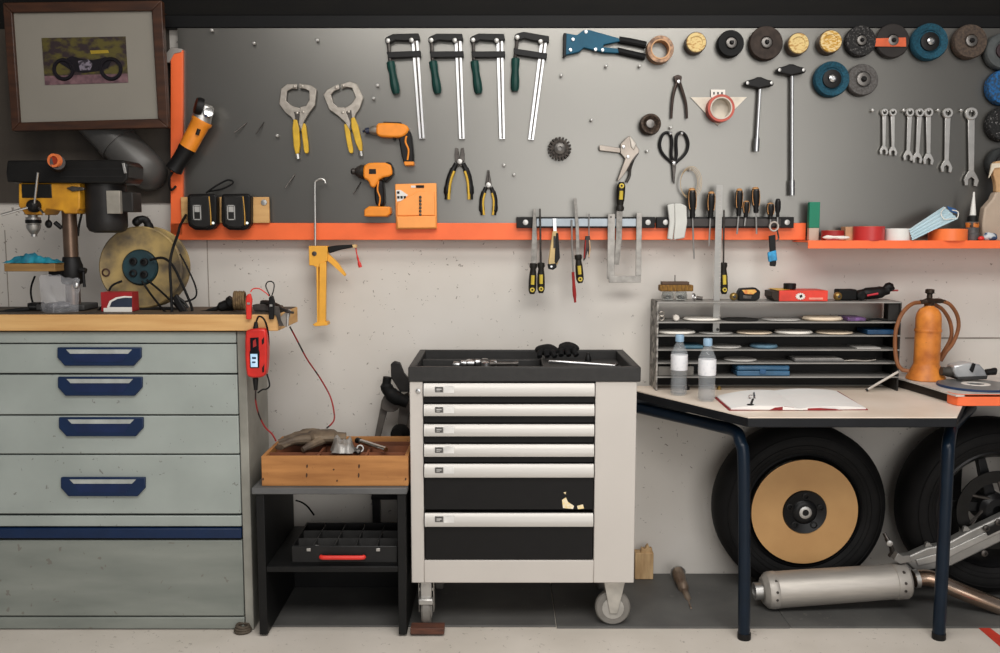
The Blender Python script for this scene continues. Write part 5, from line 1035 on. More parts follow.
part(MB().poly([(985, 529), (1012, 517), (1014, 524), (988, 536)], Y2 - .049, Y2 - .045), 'dark_slot', BLK, t, .002)
YZ = -.36
A = W(762, 597, YZ); A.z = max(A.z, .0755); B = W(907, 580.5, YZ - .0); d = B - A; L = d.length
alu = mk('brushed_aluminium', (186, 180, 172), .5, .55, var=.08, scale=12, stretch=(1, 8, 8))
t = thing('exhaust_silencer', 'silver oval motorcycle silencer lying under the table', 'exhaust silencer', (A.x, A.y, .01))
r = .0665
part(MB().lathe(A, d, [(r * .98, .05 * L), (r, .06 * L), (r * .94, .985 * L)], 40), 'sleeve', alu, t)
part(MB().lathe(A, d, [(r * .3, -.005 * L), (r * .72, 0), (r * .97, .03 * L), (r * 1.02, .055 * L), (r * 1.02, .09 * L), (r, .095 * L)], 40), 'end_cap', mk('cap_aluminium', (192, 186, 178), .5, .5), t)
part(MB().lathe(A, d, [(r * .42, -.055 * L), (r * .48, -.055 * L), (r * .48, .01 * L), (r * .42, .01 * L)], 28, True), 'outlet', SATIN, t)
part(MB().lathe(A, d, [(r * .96, .90 * L), (r * .99, .905 * L), (r * .99, .985 * L), (r * .9, 1.0 * L), (r * .5, 1.01 * L)], 40), 'inlet_cap', mk('cap_aluminium', (192, 186, 178), .5, .5), t)
up = V((0, 0, 1))
for f in (.07, .94):
    for a in (-1.9, -1.2, -.5): part(MB().lathe(A + d * f + (V((0, math.cos(a) * -1, 0)) * 0 + V((0, -abs(math.cos(a + PI / 2)) , -math.cos(a + PI / 2 + 1.6) * .6))).normalized() * r * 1.0, (0, -1, 0), [(.005, -.004), (.005, .003), (.002, .004)], 8), 'rivet', DKST, t)
part(MB().poly([(894, 560), (898, 553), (903, 556), (910, 555), (912, 562), (900, 564)], YZ - .02, YZ + .01), 'mounting_lug', sa, t, .002)
chp = mk('pipe_steel', (206, 190, 174), .22, .95, c2=(150, 118, 96), scale=5)
t = one(MB().pt([(913.5, 579, YZ), (926, 577.6, YZ), (938, 581, YZ - .01), (955, 589, YZ - .02), (985, 601, YZ - .04), (1030, 618, YZ - .06)], 8.3, 6, 20), 'exhaust_pipe', chp, 'bent shiny exhaust pipe leading right from the silencer', 'exhaust pipe'); part(MB().pt([(913.8, 579, YZ), (918, 578.4, YZ)], 9.4, 1, 20), 'clamp_collar', SATIN, t)
t = one(MB().pt([(884, 533, -.33), (888, 541, -.34), (892, 550, -.34), (889, 556, -.33)], [3, 4, 3.6, 2], 5, 10, .6), 'brake_caliper', DKST, 'dark small caliper part between the two motorcycle wheels', 'caliper'); part(MB().lathe(W(889.5, 543, -.355), (-.2, -1, 0), [(.011, 0), (.011, .006), (.005, .008)], 12), 'piston', SATIN, t)
# ================================================================ things on the table
bot = mk('bottle_plastic', (214, 220, 224), .08, var=.02, alpha=.17); wat = mk('water', (130, 134, 138), .05, var=.1, alpha=.2); capm = mk('bottle_cap', (150, 182, 208), .4)
lbl = mk('bottle_label', (226, 226, 228), .5, c2=(196, 200, 206), scale=50, lo=.3, hi=.5)
def bottle(px, pyb, pyt, rpx, label, frac):
    b = G(px, pyb - 2, ZT); k = S(b.y); r = rpx * k; h = (pyb - pyt) * k * 1.0; b.z = ZT + .0008
    t = thing('water_bottle', label, 'bottle', b, 'water bottles on the table')
    part(MB().lathe(b, (0, 0, 1), [(r * .6, .004), (r * .85, 0), (r, .006), (r, .05 * h), (r * .95, .3 * h), (r * .98, .35 * h), (r, .40 * h), (r, .66 * h), (r * .94, .72 * h), (r * .62, .82 * h), (r * .42, .875 * h), (r * .40, .93 * h)], 30), 'body', bot, t)
    part(MB().lathe(b, (0, 0, 1), [(r * .55, .006), (r * .82, .005), (r * .95, .012), (r * .95, .05 * h), (r * .91, .3 * h), (r * .94, frac * h), (0, frac * h)], 30), 'water', wat, t)
    part(MB().lathe(b, (0, 0, 1), [(r * 1.01, .42 * h), (r * 1.02, .43 * h), (r * 1.02, .665 * h), (r * 1.01, .67 * h)], 30), 'label', lbl, t)
    part(MB().lathe(b, (0, 0, 1), [(r * .5, .885 * h), (r * .52, .895 * h), (r * .52, .985 * h), (r * .46, 1.0 * h), (0, 1.0 * h)], 24), 'cap', capm, t)
bottle(678.6, 397, 335.6, 8.4, 'left water bottle with pale blue cap, mostly empty, on the table', .22); bottle(706.4, 403, 339.4, 8.8, 'right water bottle with pale blue cap, half full, by the book', .42)
# open book
pgm = mk('page_white', (232, 230, 226), .7, var=.02); cvm = mk('cover_red', (150, 30, 34), .5)
t = thing('open_book', 'open notebook with white pages and dark red cover on the table', 'book', G(790, 400, ZT)); ZB = ZT + .001
def q3(px, py, h): p = G(px, py, ZB + h); return p
def page(c, name, mat, th, off, arch=0):
    # c: four photo corners (gutter front, outer front, outer back, gutter back)
    mb = MB(); n = 12; rows = []
    for j in (0, 1):
        a = q3(*c[0 if j == 0 else 3], off); b = q3(*c[1 if j == 0 else 2], off); r = []
        for i in range(n + 1):
            u = i / n; p = a.lerp(b, u); p.z = ZB + off + th * (math.sin(PI * min(1, u * 1.0 + .0)) ** .8 * arch + 1) ; r.append(p)
        rows.append(r)
    tv = [[mb.bm.verts.new(p) for p in r] for r in rows]; bv = [[mb.bm.verts.new((p.x, p.y, ZB + off)) for p in r] for r in rows]
    for i in range(n):
        mb.face((tv[0][i], tv[0][i + 1], tv[1][i + 1], tv[1][i])); mb.face((bv[0][i], bv[1][i], bv[1][i + 1], bv[0][i + 1]))
        mb.face((tv[0][i], bv[0][i], bv[0][i + 1], tv[0][i + 1])); mb.face((tv[1][i], tv[1][i + 1], bv[1][i + 1], bv[1][i]))
    mb.face((tv[0][0], tv[1][0], bv[1][0], bv[0][0])); mb.face((tv[0][n], bv[0][n], bv[1][n], tv[1][n]))
    return part(mb, name, mat, t, 0, 40)
gf, gb = (799.5, 410), (774.5, 391.5)
page([gf, (729, 410.6), (714, 397.5), gb], 'cover', cvm, .002, 0); page([gf, (868, 410), (838, 391.5), gb], 'cover', cvm, .002, 0)
page([gf, (731, 409.6), (716.5, 397.2), gb], 'page_block', pgm, .004, .0021, 2.6); page([gf, (866, 409.2), (836, 391.8), gb], 'page_block', pgm, .004, .0021, 2.0)
mb = MB()
for i in range(9): 
    a = q3(806 + i * -2.2, 407.5 - i * 1.7, .0105); b = q3(846 + i * -2.6, 406.8 - i * 1.6, .009); mb.tube([a, b], .0004, 4)
yq = G(785, 410.4, ZB).y - .002
for q in ([(769, 410.4), (775, 407.6), (785, 406.4), (794, 407.6), (799, 410.4)], [(803, 410.4), (806, 408.4), (820, 408), (836, 409), (843, 410.4)]): part(MB().poly(q, yq, yq + .0012), 'cover_edge', cvm, t)
# keys on the book
t = thing('key_bunch', 'small bunch of keys lying on the open book left page', 'keys', G(752, 402, ZT + .012)); zk = ZT + .0165
part(MB().ring(G(752, 397.5, zk + .004), (.3, -.6, 1), .012, .0016, 20, 6), 'ring', STEEL, t)
part(MB().tube([G(753, 399, zk), G(751, 404.5, zk)], .0045, 6, True, .5), 'key', DKST, t); part(MB().lathe(G(750.5, 405, zk - .001), (0, 0, 1), [(.012, -.002), (.012, .002), (.006, .003)], 14), 'key_head', BLK, t); part(MB().tube([G(754, 393, zk + .004), G(754.6, 399, zk)], .0035, 6), 'fob', STEEL, t)
# stick leaning on the counter
A = G(866, 390.5, ZT + .004); B = W(898.5, 371.5, -.20)
t = one(MB().tube([A, B], .0048, 10), 'white_stick', mk('stick_white', (206, 198, 188), .5), 'thin pale stick leaning from the table toward orange torch', 'stick'); part(MB().tube([A, A + (B - A) * .06], .0052, 10), 'tip', BLK, t)
# ================================================================ things on top of the organizer
zt_o = zo[0] + .0008
def ontop(px, y): q = W(px, 300, y); return V((q.x, y, zt_o))
t = thing('wire_hand_brush', 'yellow bristled hand brush lying on two jars on the organizer', 'brush', ontop(675, -.1)); zj = zz(287.6, -.10)
part(MB().box(W(659, 285, -.1).x, W(692, 285, -.1).x, -.13, -.08, zz(291, -.1), zz(284.6, -.1)), 'bristles', mk('bristle', (150, 110, 44), .8, c2=(96, 66, 28), scale=60, stretch=(4, 1, 1), bump=.4), t, .004)
part(MB().box(W(661, 285, -.1).x, W(688, 285, -.1).x, -.125, -.085, zz(284.6, -.1), zz(281.4, -.1)), 'brush_back', mk('brush_wood', (88, 64, 48), .6), t, .002); part(MB().pt([(675, 281.4, -.1), (675, 275, -.1)], .5, 1), 'wire_hook', DKST, t)
glm = mk('jar_glass', (222, 226, 224), .05, var=.02, trans=.9, ior=1.2)
for px, lb in ((667.5, 'left small glass jar under the hand brush'), (681, 'right small glass jar under the hand brush')):
    c = ontop(px, -.105); h = zz(291.6, -.1) - c.z; t = one(MB().lathe(c, (0, 0, 1), [(.014, 0), (.022, .002), (.023, h * .6), (.02, h)], 22), 'glass_jar', glm, lb, 'jar'); part(MB().ell(c + V((0, 0, h * .35)), .014, .014, h * .25, 2, .4, 80), 'contents', OLDST, t)
t = thing('steel_nozzle', 'small steel nozzle with black clip on the organizer left end', 'nozzle', ontop(696, -.12)); c = ontop(695, -.12); part(MB().ring(c + V((-.004, 0, .014)), (1, -.6, .2), .012, .0035, 20, 8), 'ring', STEEL, t); part(MB().tube([c + V((.005, 0, .010)), c + V((.028, -.005, .008))], .0075, 12), 'tip', DKST, t)
brs = mk('brass_ball', (176, 146, 84), .35, .7, var=.2)
for px, r, lb in ((733.5, .0155, 'small brass ball knob left of the tape measure'), (837.5, .0165, 'small brass ball knob right of red box')):
    c = ontop(px, -.12); t = one(MB().ell(c + V((0, 0, r)), r, r, r, 3), 'brass_ball', brs, lb, 'knob'); part(MB().lathe(c + V((0, -r * .9, r)), (0, -1, 0), [(.006, -.004), (.006, .001), (.003, .002)], 12), 'screw_hole', DKST, t)
YJ = -.13
t = thing('tape_measure', 'black and orange tape measure on top of the organizer', 'tape measure', ontop(749, -.11))
part(MB().poly([(738.6, 300.6), (738.6, 292.5), (741, 288.6), (756, 287.6), (760.6, 291.5), (760, 298.5), (756, 301)], YJ, YJ + .04), 'case', BLK, t, .004)
part(MB().poly([(742, 290), (755, 289.6), (757, 291.6), (753, 294.5), (745, 294)], YJ - .003, YJ + .004), 'label_plate', mk('label_orange', (206, 86, 54), .5, c2=(230, 190, 90), scale=70), t, .001)
part(MB().poly([(743, 295.4), (752, 295.6), (751, 299), (743, 298.6)], YJ - .002, YJ + .003), 'brake_button', DKST, t, .001)
# red box
t = thing('red_carton', 'red flat carton with yellow corner and white emblem on the organizer', 'box', ontop(800, -.11)); rc = mk('carton_bright_red', (226, 62, 44), .45)
xa, xb = W(776, 296, -.165).x, W(828, 296, -.165).x; zt3 = zz(290.6, -.165)
part(MB().box(xa + .012, xb, -.165, -.04, zt_o, zt3), 'carton', rc, t, .002)
part(MB().poly([(774.6, 301), (771.6, 297), (772, 291.4), (781, 290.8), (783, 301.4)], -.16, -.06), 'dark_end', mk('carton_dark', (54, 44, 36), .6), t, .002)
part(MB().prism([(xa + .004, -.166, zt3 + .0005), (xa + .09, -.10, zt3 + .0005), (xa + .10, -.04, zt3 + .0005), (xa + .004, -.04, zt3 + .0005)], (0, 0, .0012)), 'yellow_corner', mk('carton_yellow', (222, 178, 60), .5), t)
p = []
for i in range(24):
    a = 2 * PI * i / 24; rr = (4.6 if i % 2 == 0 else 3.5); p.append((800.5 + rr * 1.15 * math.cos(a), 296.4 + rr * .8 * math.sin(a)))
part(MB().poly(p, -.1672, -.1655), 'emblem', WHITE, t); part(MB().poly([(799.4, 295.6), (802, 294.4), (802.6, 297), (800, 298)], -.168, -.1668), 'emblem_centre', BLK, t)
part(MB().rb(809, 297.6, 823, 299.6, -.1664, -.1648), 'print_line', mk('print_rose', (240, 150, 130), .5), t)
c = W(789.6, 289, -.10); c.z = zt3 + .002
t = one(MB().lathe(c, (0, 0, 1), [(.022, 0), (.0235, .002), (.0235, .02), (.021, .022), (0, .022)], 28), 'lid', BLK, 'round black lid lying on top of the red carton', 'lid'); 
# black device
t = thing('riveting_tool', 'black bulky hand tool with red stripe at organizer right end', 'tool', ontop(868, -.1)); 
part(MB().box(W(838, 295, -.12).x, W(857, 295, -.12).x, -.125, -.07, zt_o, zz(289.4, -.12)), 'block', BLK2, t, .006)
part(MB().pt([(856, 295.4, -.1), (866, 293.6, -.1), (878, 292.6, -.1), (888, 290, -.1)], [5, 6, 6, 4.6], 4, 12), 'body', BLK, t); part(MB().lathe(W(862, 296, -.13), (0, -1, 0), [(4.6 * S(-.13), -.05), (4.6 * S(-.13), 0), (3 * S(-.13), .004)], 18), 'dial', BLK2, t)
part(MB().pt([(884, 290, -.1), (889, 286.6, -.1), (892, 290, -.1)], [3.6, 4.4, 3.4], 4, 12), 'head', BLK, t); part(MB().pt([(891, 290.6, -.1), (898, 290.4, -.1)], .9, 1), 'red_tip', mk('tip_rose', (170, 70, 70), .5), t)
part(MB().pt([(867, 295.6, -.128), (878, 293.6, -.128)], 1.1, 1), 'red_stripe', mk('stripe_red', (196, 46, 60), .4), t)
# ================================================================ contents of the organizer slots
WH = mk('disc_white', (240, 234, 224), .75, var=.04); BG = mk('disc_beige', (232, 212, 186), .75, var=.08); GD = mk('disc_grey', (196, 192, 186), .75, var=.1); DD = mk('disc_black', (46, 44, 42), .75); BD = mk('disc_blue', (96, 130, 150), .7)
def sdisc(px0, px1, sh, m, label, th=.004, tilt=0.0, off=0):
    r = (px1 - px0) / 2 * S(YO); c = V((W((px0 + px1) / 2, 340, YO).x, YO + .004 + min(r, .064), zo[sh] + .001 + off + abs(tilt) * r)); 
    t = one(MB().lathe(c, (tilt, 0, 1), [(.004, 0), (r * .8, 0), (r * .93, .0), (r, th * .4), (r * .93, th), (.004, th)], 40, True), 'sanding_disc', m, label, 'sanding disc', 'sanding discs in the organizer')
    t.scale.y = min(1, .064 / r); return t
for a in ((686, 724, 1, WH, 'white sanding disc on second shelf, first from the left', .009), (725, 763, 1, DD, 'black sanding disc on second shelf, second from left', .005), (766, 805, 1, GD, 'grey sanding disc on second shelf, third from left', .005), (807, 848, 1, BG, 'thick beige sanding disc on second shelf, before purple roll', .013),
          (660, 699, 2, WH, 'white sanding disc on third shelf, first above the left bottle', .010), (702, 737, 2, GD, 'grey sanding disc on third shelf, second from left', .004), (740, 777, 2, BG, 'beige sanding disc on third shelf, third from left', .006), (779, 818, 2, WH, 'white sanding disc on third shelf, fourth from left', .010), (821, 859, 2, BG, 'beige sanding disc on third shelf, left of blue sheet', .006),
          (712, 746, 3, GD, 'grey sanding disc on fourth shelf right of right bottle', .006), (754, 782, 3, BD, 'blue grey sanding disc on fourth shelf, middle', .012), (728, 762, 4, GD, 'grey sanding disc on fifth shelf above blue case', .006)): sdisc(*a)
def slotbox(px0, px1, sh, h, m, name, label, cat, d=.11, bev=.003): 
    return one(MB().box(W(px0, 340, YO).x, W(px1, 340, YO).x, YO + .008, YO + .008 + d, zo[sh] + .001, zo[sh] + .001 + h), name, m, label, cat, None, bev)
t = slotbox(848, 866, 1, .014, mk('purple', (120, 84, 140), .5, c2=(70, 50, 80), scale=60), 'purple_roll', 'small purple grey roll on second shelf of the organizer', 'roll'); 
cab([(866, 320.4, YO + .02), (876, 319, YO + .02), (888, 320.6, YO + .02), (896, 318.6, YO + .02)], 1, 'short_lead', BLK2, 'short black lead on second shelf right end')
slotbox(868, 896, 2, .018, mk('blue_sheet', (26, 68, 104), .5), 'blue_sheet_stack', 'dark blue sheet stack on third shelf right end', 'sheets')
t = slotbox(685, 704, 3, .012, mk('teal_item', (70, 110, 128), .5), 'teal_pad', 'teal pad on fourth shelf between the bottles', 'pad')
slotbox(858, 882, 3, .004, GD, 'paper_sheet', 'thin grey paper sheet on fourth shelf right side', 'sheet', .1, 0)
t = slotbox(796, 846, 4, .010, mk('slate_sheet', (104, 102, 100), .6), 'grey_sheet_stack', 'grey sheet stack on fifth shelf right of middle', 'sheets'); part(MB().box(W(796, 340, YO).x + .004, W(846, 340, YO).x - .006, YO + .012, YO + .1, zo[4] + .0112, zo[4] + .0125), 'top_sheet', GD, t)
t = one(MB().pt([(842, 361.2, YO + .02), (852, 360.4, YO + .02), (866, 361, YO + .02), (876, 359.6, YO + .02)], [.8, 1.2, 1, .6], 4), 'drill_rod', OLDST, 'thin steel rod on fifth shelf right of grey sheets', 'rod')
t = thing('blue_case', 'long blue plastic case on the lowest shelf of the organizer', 'case', W(763, 376, YO)); bm_ = mk('case_blue', (58, 100, 132), .45)
xa, xb = W(737.5, 371, YO).x, W(790.5, 371, YO).x; part(MB().box(xa, xb, YO + .006, YO + .1, zo[5] + .001, zo[5] + .02), 'lower_shell', bm_, t, .003); part(MB().box(xa, xb, YO + .006, YO + .1, zo[5] + .0201, zo[5] + .041), 'lid', bm_, t, .008)
for px in (763,): part(MB().rb(px - 3, 369.5, px + 3, 374, YO + .002, YO + .008), 'latch', mk('latch_blue', (40, 88, 130), .45), t, .001)
t = slotbox(659, 695, 5, .036, mk('grey_block', (116, 112, 106), .7), 'sanding_block', 'grey sanding block on lowest shelf behind the left bottle', 'block')
for px, r, m, lb in ((688, .012, BLK, 'black small knob at the organizer foot between the bottles'), (716, .011, OLDST, 'steel small fitting at organizer foot right of bottles'), (721, .008, brs, 'tiny brass fitting at organizer foot beside steel one')):
    c = V((W(px, 386, YO).x, YO + .03, ZT + .0005)); t = one(MB().lathe(c, (0, 0, 1), [(r, 0), (r, r * .9), (r * .6, r * 1.2), (r * .6, r * 1.7), (0, r * 1.7)], 14), 'small_fitting', m, lb, 'fitting')
t = one(MB().ring(V((W(662.5, 312, YO).x, YO + .02, zz(314.6, YO))), (0, -1, 0), .009, .0028, 20, 8).ring(V((W(662.5, 318, YO).x, YO + .02, zo[1] + .0125)), (0, -1, 0), .009, .0028, 20, 8), 'chain_link', OLDST, 'two linked steel rings at left of second organizer shelf', 'rings')
c = V((W(677, 317, YO).x, YO + .012, zo[1] + .013)); t = one(MB().lathe(c, (0, -1, 0), [(.012, -.03), (.012, 0), (.008, .004), (0, .004)], 20), 'white_dial', mk('knob_white', (224, 216, 206), .45), 'small white round knob on second organizer shelf left', 'knob')
# ================================================================ orange torch on the counter
om = mk('torch_orange', (222, 138, 56), .5, c2=(172, 94, 38), scale=14, detail=8, lo=.3, hi=.6); speck(om, 50, .10, (92, 60, 40), .7)
hm = mk('hose_brown', (146, 92, 54), .6, var=.2)
b = G(926.5, 379, ZW); b.y = -.145; k = S(-.145); b.x = W(926.6, 360, -.145).x; b.z = ZW + .0006
def Z(py): return zz(py, -.145) - b.z
t = thing('gas_torch_bottle', 'orange metal gas bottle with flared base and brown hose on the counter', 'gas bottle', b)
part(MB().lathe(b, (0, 0, 1), [(18.6 * k, 0), (19.2 * k, .003), (18.6 * k, .01), (12.6 * k, Z(364.5)), (12.2 * k, Z(363)), (12.4 * k, Z(361)), (12.2 * k, Z(318)), (11.6 * k, Z(314)), (9 * k, Z(309)), (5 * k, Z(306.5)), (4.4 * k, Z(305))], 36), 'body', om, t)
part(MB().lathe(b, (0, 0, 1), [(12.5 * k, Z(332)), (12.9 * k, Z(331)), (12.9 * k, Z(329.6)), (12.5 * k, Z(328.6))], 36, True), 'band', om, t)
vm = mk('valve_dark', (70, 58, 48), .45, .6, var=.3, scale=40)
part(MB().lathe(b, (0, 0, 1), [(4.6 * k, Z(306)), (5 * k, Z(304)), (5.4 * k, Z(301)), (3 * k, Z(299.5)), (2.6 * k, Z(294)), (4.4 * k, Z(293)), (4.4 * k, Z(289.6)), (3 * k, Z(289)), (0, Z(289))], 14), 'valve', vm, t)
part(MB().pt([(921, 302, -.145), (926, 301.6, -.16), (937, 300.8, -.145), (945, 301.5, -.145)], [2.4, 3.4, 2.6, 1.8], 3, 10), 'valve_arm', vm, t)
part(MB().pt([(921, 302.4, -.145), (912, 304, -.165), (902.5, 313, -.19), (896.4, 328, -.2), (895, 345, -.2), (897, 362, -.21), (902, 369.4, -.215), (909, 371, -.225)], 2, 6, 10), 'hose', hm, t)
part(MB().pt([(943, 301.4, -.145), (950, 304.6, -.14), (957, 315, -.13), (958.4, 328, -.12), (953, 343, -.115), (946, 352, -.11), (940.5, 361, -.105)], 1.9, 6, 10), 'hose', hm, t)
part(MB().pt([(934, 304, -.13), (943, 310, -.115), (950, 322, -.1), (951.4, 336, -.095), (946, 348, -.09), (940, 357, -.085)], 1.9, 6, 10), 'hose', hm, t)
part(MB().pt([(938, 318, -.12), (941, 322, -.12), (940, 330, -.12), (937, 333, -.12)], .8, 4), 'wire_loop', vm, t)
# air tool and blue disc on the counter
t = thing('air_sander', 'silver faceted air sander with black ends on the counter', 'air tool', G(975, 378, ZW)); YA = -.215; dz = -1.4
part(MB().poly([(954, 366), (968, 362.6, ), (980, 364.4), (985, 370), (988, 377), (957, 378.4), (953.6, 371)], YA - .03, YA + .03), 'housing', mk('sander_silver', (206, 208, 208), .3, .5, c2=(160, 162, 164), scale=12), t, .006)
part(MB().pt([(941, 371, YA), (948, 371.6, YA), (955, 371.6, YA)], [4.4, 5.4, 5], 3, 12), 'grip', mk('sander_grip', (66, 62, 56), .6), t); part(MB().pt([(986, 372.4, YA), (994, 371.4, YA), (995.5, 371.4, YA)], [3.4, 3.8, 3.4], 2, 12), 'knob', BLK, t)
part(MB().poly([(970, 370), (973, 363), (976, 364), (974.4, 369.6), (973, 373)], YA - .036, YA - .029), 'lever', BLK, t, .002); part(MB().poly([(957, 377.2), (988, 376), (987, 379.4), (958, 380)], YA - .035, YA + .035), 'base_plate', DKG, t, .002)
c = G(975.5, 386.6, ZW); r = 36 * S(c.y); 
t = one(MB().lathe((c.x, c.y, ZW + .0008), (0, 0, 1), [(.02, 0), (r * .97, 0), (r, .003), (r * .97, .0075), (.02, .009)], 48, True), 'saw_blade', mk('polish_disc', (128, 128, 128), .4, .3, var=.08), 'flat grey round polishing disc with blue rim on the counter', 'disc')
t.location.y = max(t.location.y, pA.y + r + .004)
part(MB().lathe((c.x, c.y, ZW + .0008), (0, 0, 1), [(r * .97, -.0), (r * 1.008, 0), (r * 1.008, .007), (r * .97, .0078)], 48, True), 'blue_rim', mk('rim_blue', (32, 58, 96), .45), t); part(MB().lathe((c.x, c.y, ZW + .001), (0, 0, 1), [(.03, .008), (r * .38, .009), (r * .36, .0105), (.03, .0105)], 36, True), 'pale_centre', WHITE, t)
# ================================================================ things on the ledge shelf
zs = zl + .0008; YN = -.15
def onl(px, y=YN): return V((W(px, 240, y).x, y, zs))
def roll(px, rpx, h, m, core, label):
    c = onl(px); r = rpx * S(YN); t = one(MB().lathe(c, (0, 0, 1), [(r * .62, 0), (r, 0), (r, h), (r * .62, h)], 36, True), 'tape_roll', m, label, 'tape roll', 'tape rolls on the ledge shelf', .001); part(MB().lathe(c, (0, 0, 1), [(r * .58, 0), (r * .62, 0), (r * .62, h + .001), (r * .58, h + .001)], 30, True), 'core', core, t)
roll(832.5, 11, .038, REDD, KRAFT, 'dark red tape roll at left end of the ledge shelf'); roll(868.4, 15, .053, mk('tape_red', (190, 52, 50), .4, var=.06), KRAFT, 'bright red tape roll in the middle of the ledge shelf'); roll(897.5, 12.5, .045, WHITEP, mk('white_core', (200, 196, 190), .6), 'white tape roll right of the bright red one'); roll(947.5, 18, .044, mk('tape_orange', (244, 122, 62), .4, var=.05), KRAFT, 'wide orange tape roll under the face mask')
mb = MB(); c = onl(836, -.175); mb.ell(c + V((0, 0, .009)), .052, .018, .010, 3, .5, 30); o = one(mb, 'paper_towel', WHITE, 'white crumpled paper on the ledge before dark red tape', 'paper'); o.location.z = zs
c = onl(849, -.12); one(MB().box(c.x - .018, c.x + .018, -.13, -.08, zs, zs + .052), 'wooden_cube', mk('cube_wood', (206, 160, 120), .6), 'small pale wooden cube between the two red tape rolls', 'wood block', None, .002)
# face mask: pleated pale blue sheet leaning on the rolls
mk_b = mk('mask_blue', (170, 198, 208), .75, c2=(190, 208, 214), scale=5)
t = thing('face_mask', 'pale blue pleated face mask leaning on white and orange rolls', 'face mask', onl(930)); mb = MB()
C4 = [(908, 240), (942, 236.5), (957.5, 218.5), (944, 206)]; nu, nv = 16, 9; rows = []
P0, P1, P2, P3 = W(908.6, 229.5, -.19), W(912, 240.6, -.205), W(957.6, 219, -.175), W(943.5, 206.5, -.13)
for j in range(nv + 1):
    v = j / nv; r = []
    for i in range(nu + 1):
        u = i / nu; p = P0.lerp(P3, u).lerp(P1.lerp(P2, u), v); p += V((0, -1, .3)) * (.006 * (j % 2) + .012 * math.sin(PI * u)); r.append(mb.bm.verts.new(p))
    rows.append(r)
for j in range(nv):
    for i in range(nu): mb.face((rows[j][i], rows[j][i + 1], rows[j + 1][i + 1], rows[j + 1][i]))
part(mb, 'pleated_sheet', mk_b, t, 0, 20)
part(MB().pt([(945, 207.5, -.15), (941, 213, -.175), (944, 219, -.19), (950, 219, -.185), (957, 218, -.175), (958, 212, -.16), (952, 210, -.155)], .5, 6), 'ear_loop', WHITE, t); part(MB().poly([(947, 206), (956, 209), (957.6, 214), (953, 212.6), (949, 210)], -.139, -.136), 'blue_fold', mk('mask_deep', (40, 92, 150), .6), t)
# sealant tube
c = onl(971.5); k = S(YN); t = thing('sealant_cartridge', 'grey sealant cartridge with long white nozzle on the ledge shelf', 'sealant tube', c)
part(MB().lathe(c, (0, 0, 1), [(6.6 * k, 0), (6.8 * k, .004), (6.8 * k, 7 * k), (6.2 * k, 7.6 * k), (6.2 * k, 18 * k), (5 * k, 19 * k)], 24), 'tube', mk('tube_grey', (96, 94, 92), .45, c2=(72, 70, 70), scale=30), t)
part(MB().lathe(c, (0, 0, 1), [(6.35 * k, 13 * k), (6.4 * k, 13.2 * k), (6.4 * k, 17.6 * k), (6.3 * k, 17.8 * k)], 24), 'label', mk('tube_label', (196, 112, 44), .5, c2=(50, 36, 28), scale=60, lo=.45, hi=.55), t)
part(MB().lathe(c, (0, 0, 1), [(5.4 * k, 18.6 * k), (5.2 * k, 24 * k), (3 * k, 25 * k)], 20), 'collar', BLK, t); part(MB().lathe(c, (0, 0, 1), [(3 * k, 24.6 * k), (2.6 * k, 30 * k), (1.2 * k, 43 * k), (0.9 * k, 48 * k), (0, 48 * k)], 16), 'nozzle', WHITEP, t)
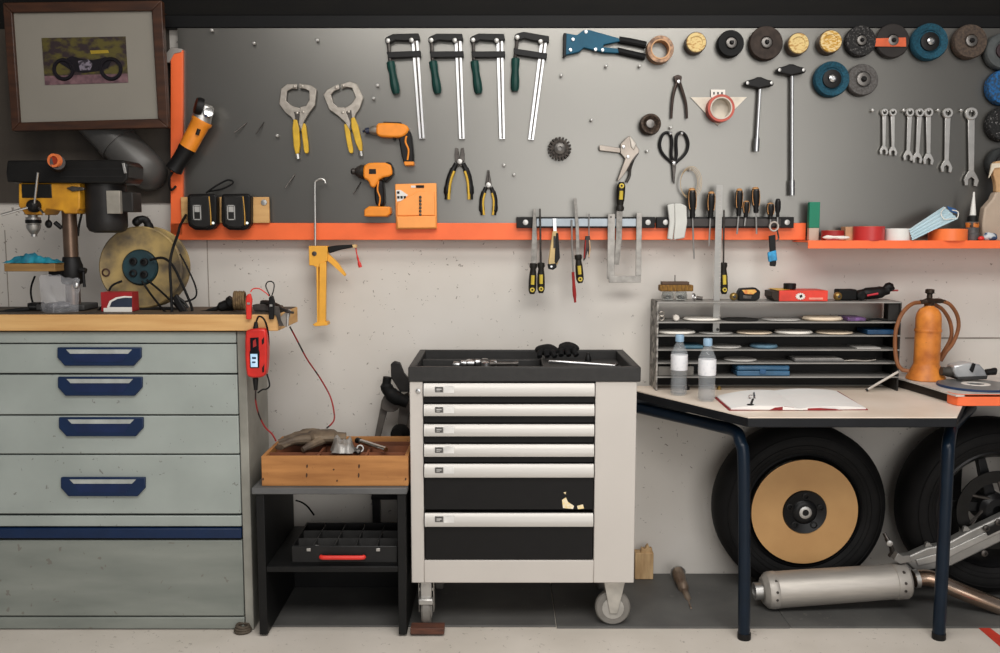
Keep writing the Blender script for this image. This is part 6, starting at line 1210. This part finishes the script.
# wide paint brush
t = thing('paint_brush', 'wide taupe paint brush standing at the right end of the ledge', 'brush', onl(999, -.13)); YB2 = -.135
part(MB().poly([(983.5, 241.5), (982.6, 224), (985, 208), (993, 199), (996, 192), (1013, 192), (1018, 200), (1026, 208), (1028, 241.5)], YB2 - .02, YB2 + .02), 'blade_body', mk('taupe', (176, 158, 140), .6, var=.05), t, .006)
part(MB().poly([(996, 194), (996.6, 184), (993, 172), (994, 162), (1004, 160), (1016, 163), (1015, 175), (1012, 184), (1013, 194)], YB2 - .014, YB2 + .014, 1), 'handle', mk('handle_pale', (200, 160, 116), .55), t, .004)
part(MB().poly([(989, 178), (992, 163.5), (1003, 163), (1003, 167), (994.6, 168)], YB2 - .02, YB2 - .014), 'cord_tie', mk('pale_tie', (224, 212, 190), .6), t)
c = onl(989.5, -.185); t = one(MB().ell(c + V((0, 0, .016)), .026, .012, .016, 3, .4, 40), 'label_roll', mk('navy_label', (48, 72, 104), .5, c2=(196, 200, 204), scale=40, lo=.45, hi=.55), 'small crumpled navy and white wrapper before the wide brush', 'wrapper'); t.location.z = zs
c = onl(981, -.19); t = one(MB().ell(c + V((0, 0, .009)), .012, .008, .009, 2, .3, 40), 'red_stopper', RED, 'tiny red cap right of the sealant cartridge', 'cap'); t.location.z = zs
# ================================================================ light and camera
def area(name, loc, target, sx, sy, power, c=(1, 1, 1)):
    l = bpy.data.lights.new(name, 'AREA'); l.shape = 'RECTANGLE'; l.size = sx; l.size_y = sy; l.energy = power; l.color = c
    o = bpy.data.objects.new(name, l); col.objects.link(o); o.location = V(loc)
    o.rotation_euler = (V(target) - V(loc)).to_track_quat('-Z', 'Y').to_euler(); return o
area('overhead_lamp', (.5, -1.2, 2.95), (.35, -.15, .9), 2.2, .4, 24, (1, .975, .94))
area('ceiling_lamp', (.3, -3.2, 3.1), (.3, -3.1, 0), 3.2, 1.5, 146, (1, .98, .955))
area('room_daylight', (1.5, -6.3, 1.6), (.7, 0, 1.0), 3.6, 2.8, 112, (1, .985, .97))
w = bpy.data.worlds.new('room_ambience'); bpy.context.scene.world = w; w.use_nodes = True
bg = w.node_tree.nodes['Background']; bg.inputs[0].default_value = (.9, .92, 1, 1); bg.inputs[1].default_value = .16
cam = bpy.data.cameras.new('camera'); cam.sensor_width = 36; cam.lens = FL * 36 / 1000; cam.clip_start = .05
co = bpy.data.objects.new('camera', cam); col.objects.link(co); co.location = EYEP
co.rotation_euler = (PI / 2 - TILT, 0, 0)
sc = bpy.context.scene; sc.camera = co
sc.view_settings.view_transform = 'Standard'; sc.view_settings.look = 'None'; sc.view_settings.exposure = -.13
sc.cycles.max_bounces = 8; sc.cycles.transparent_max_bounces = 12; sc.cycles.caustics_refractive = False; sc.cycles.caustics_reflective = False
sc.cycles.use_denoising = True
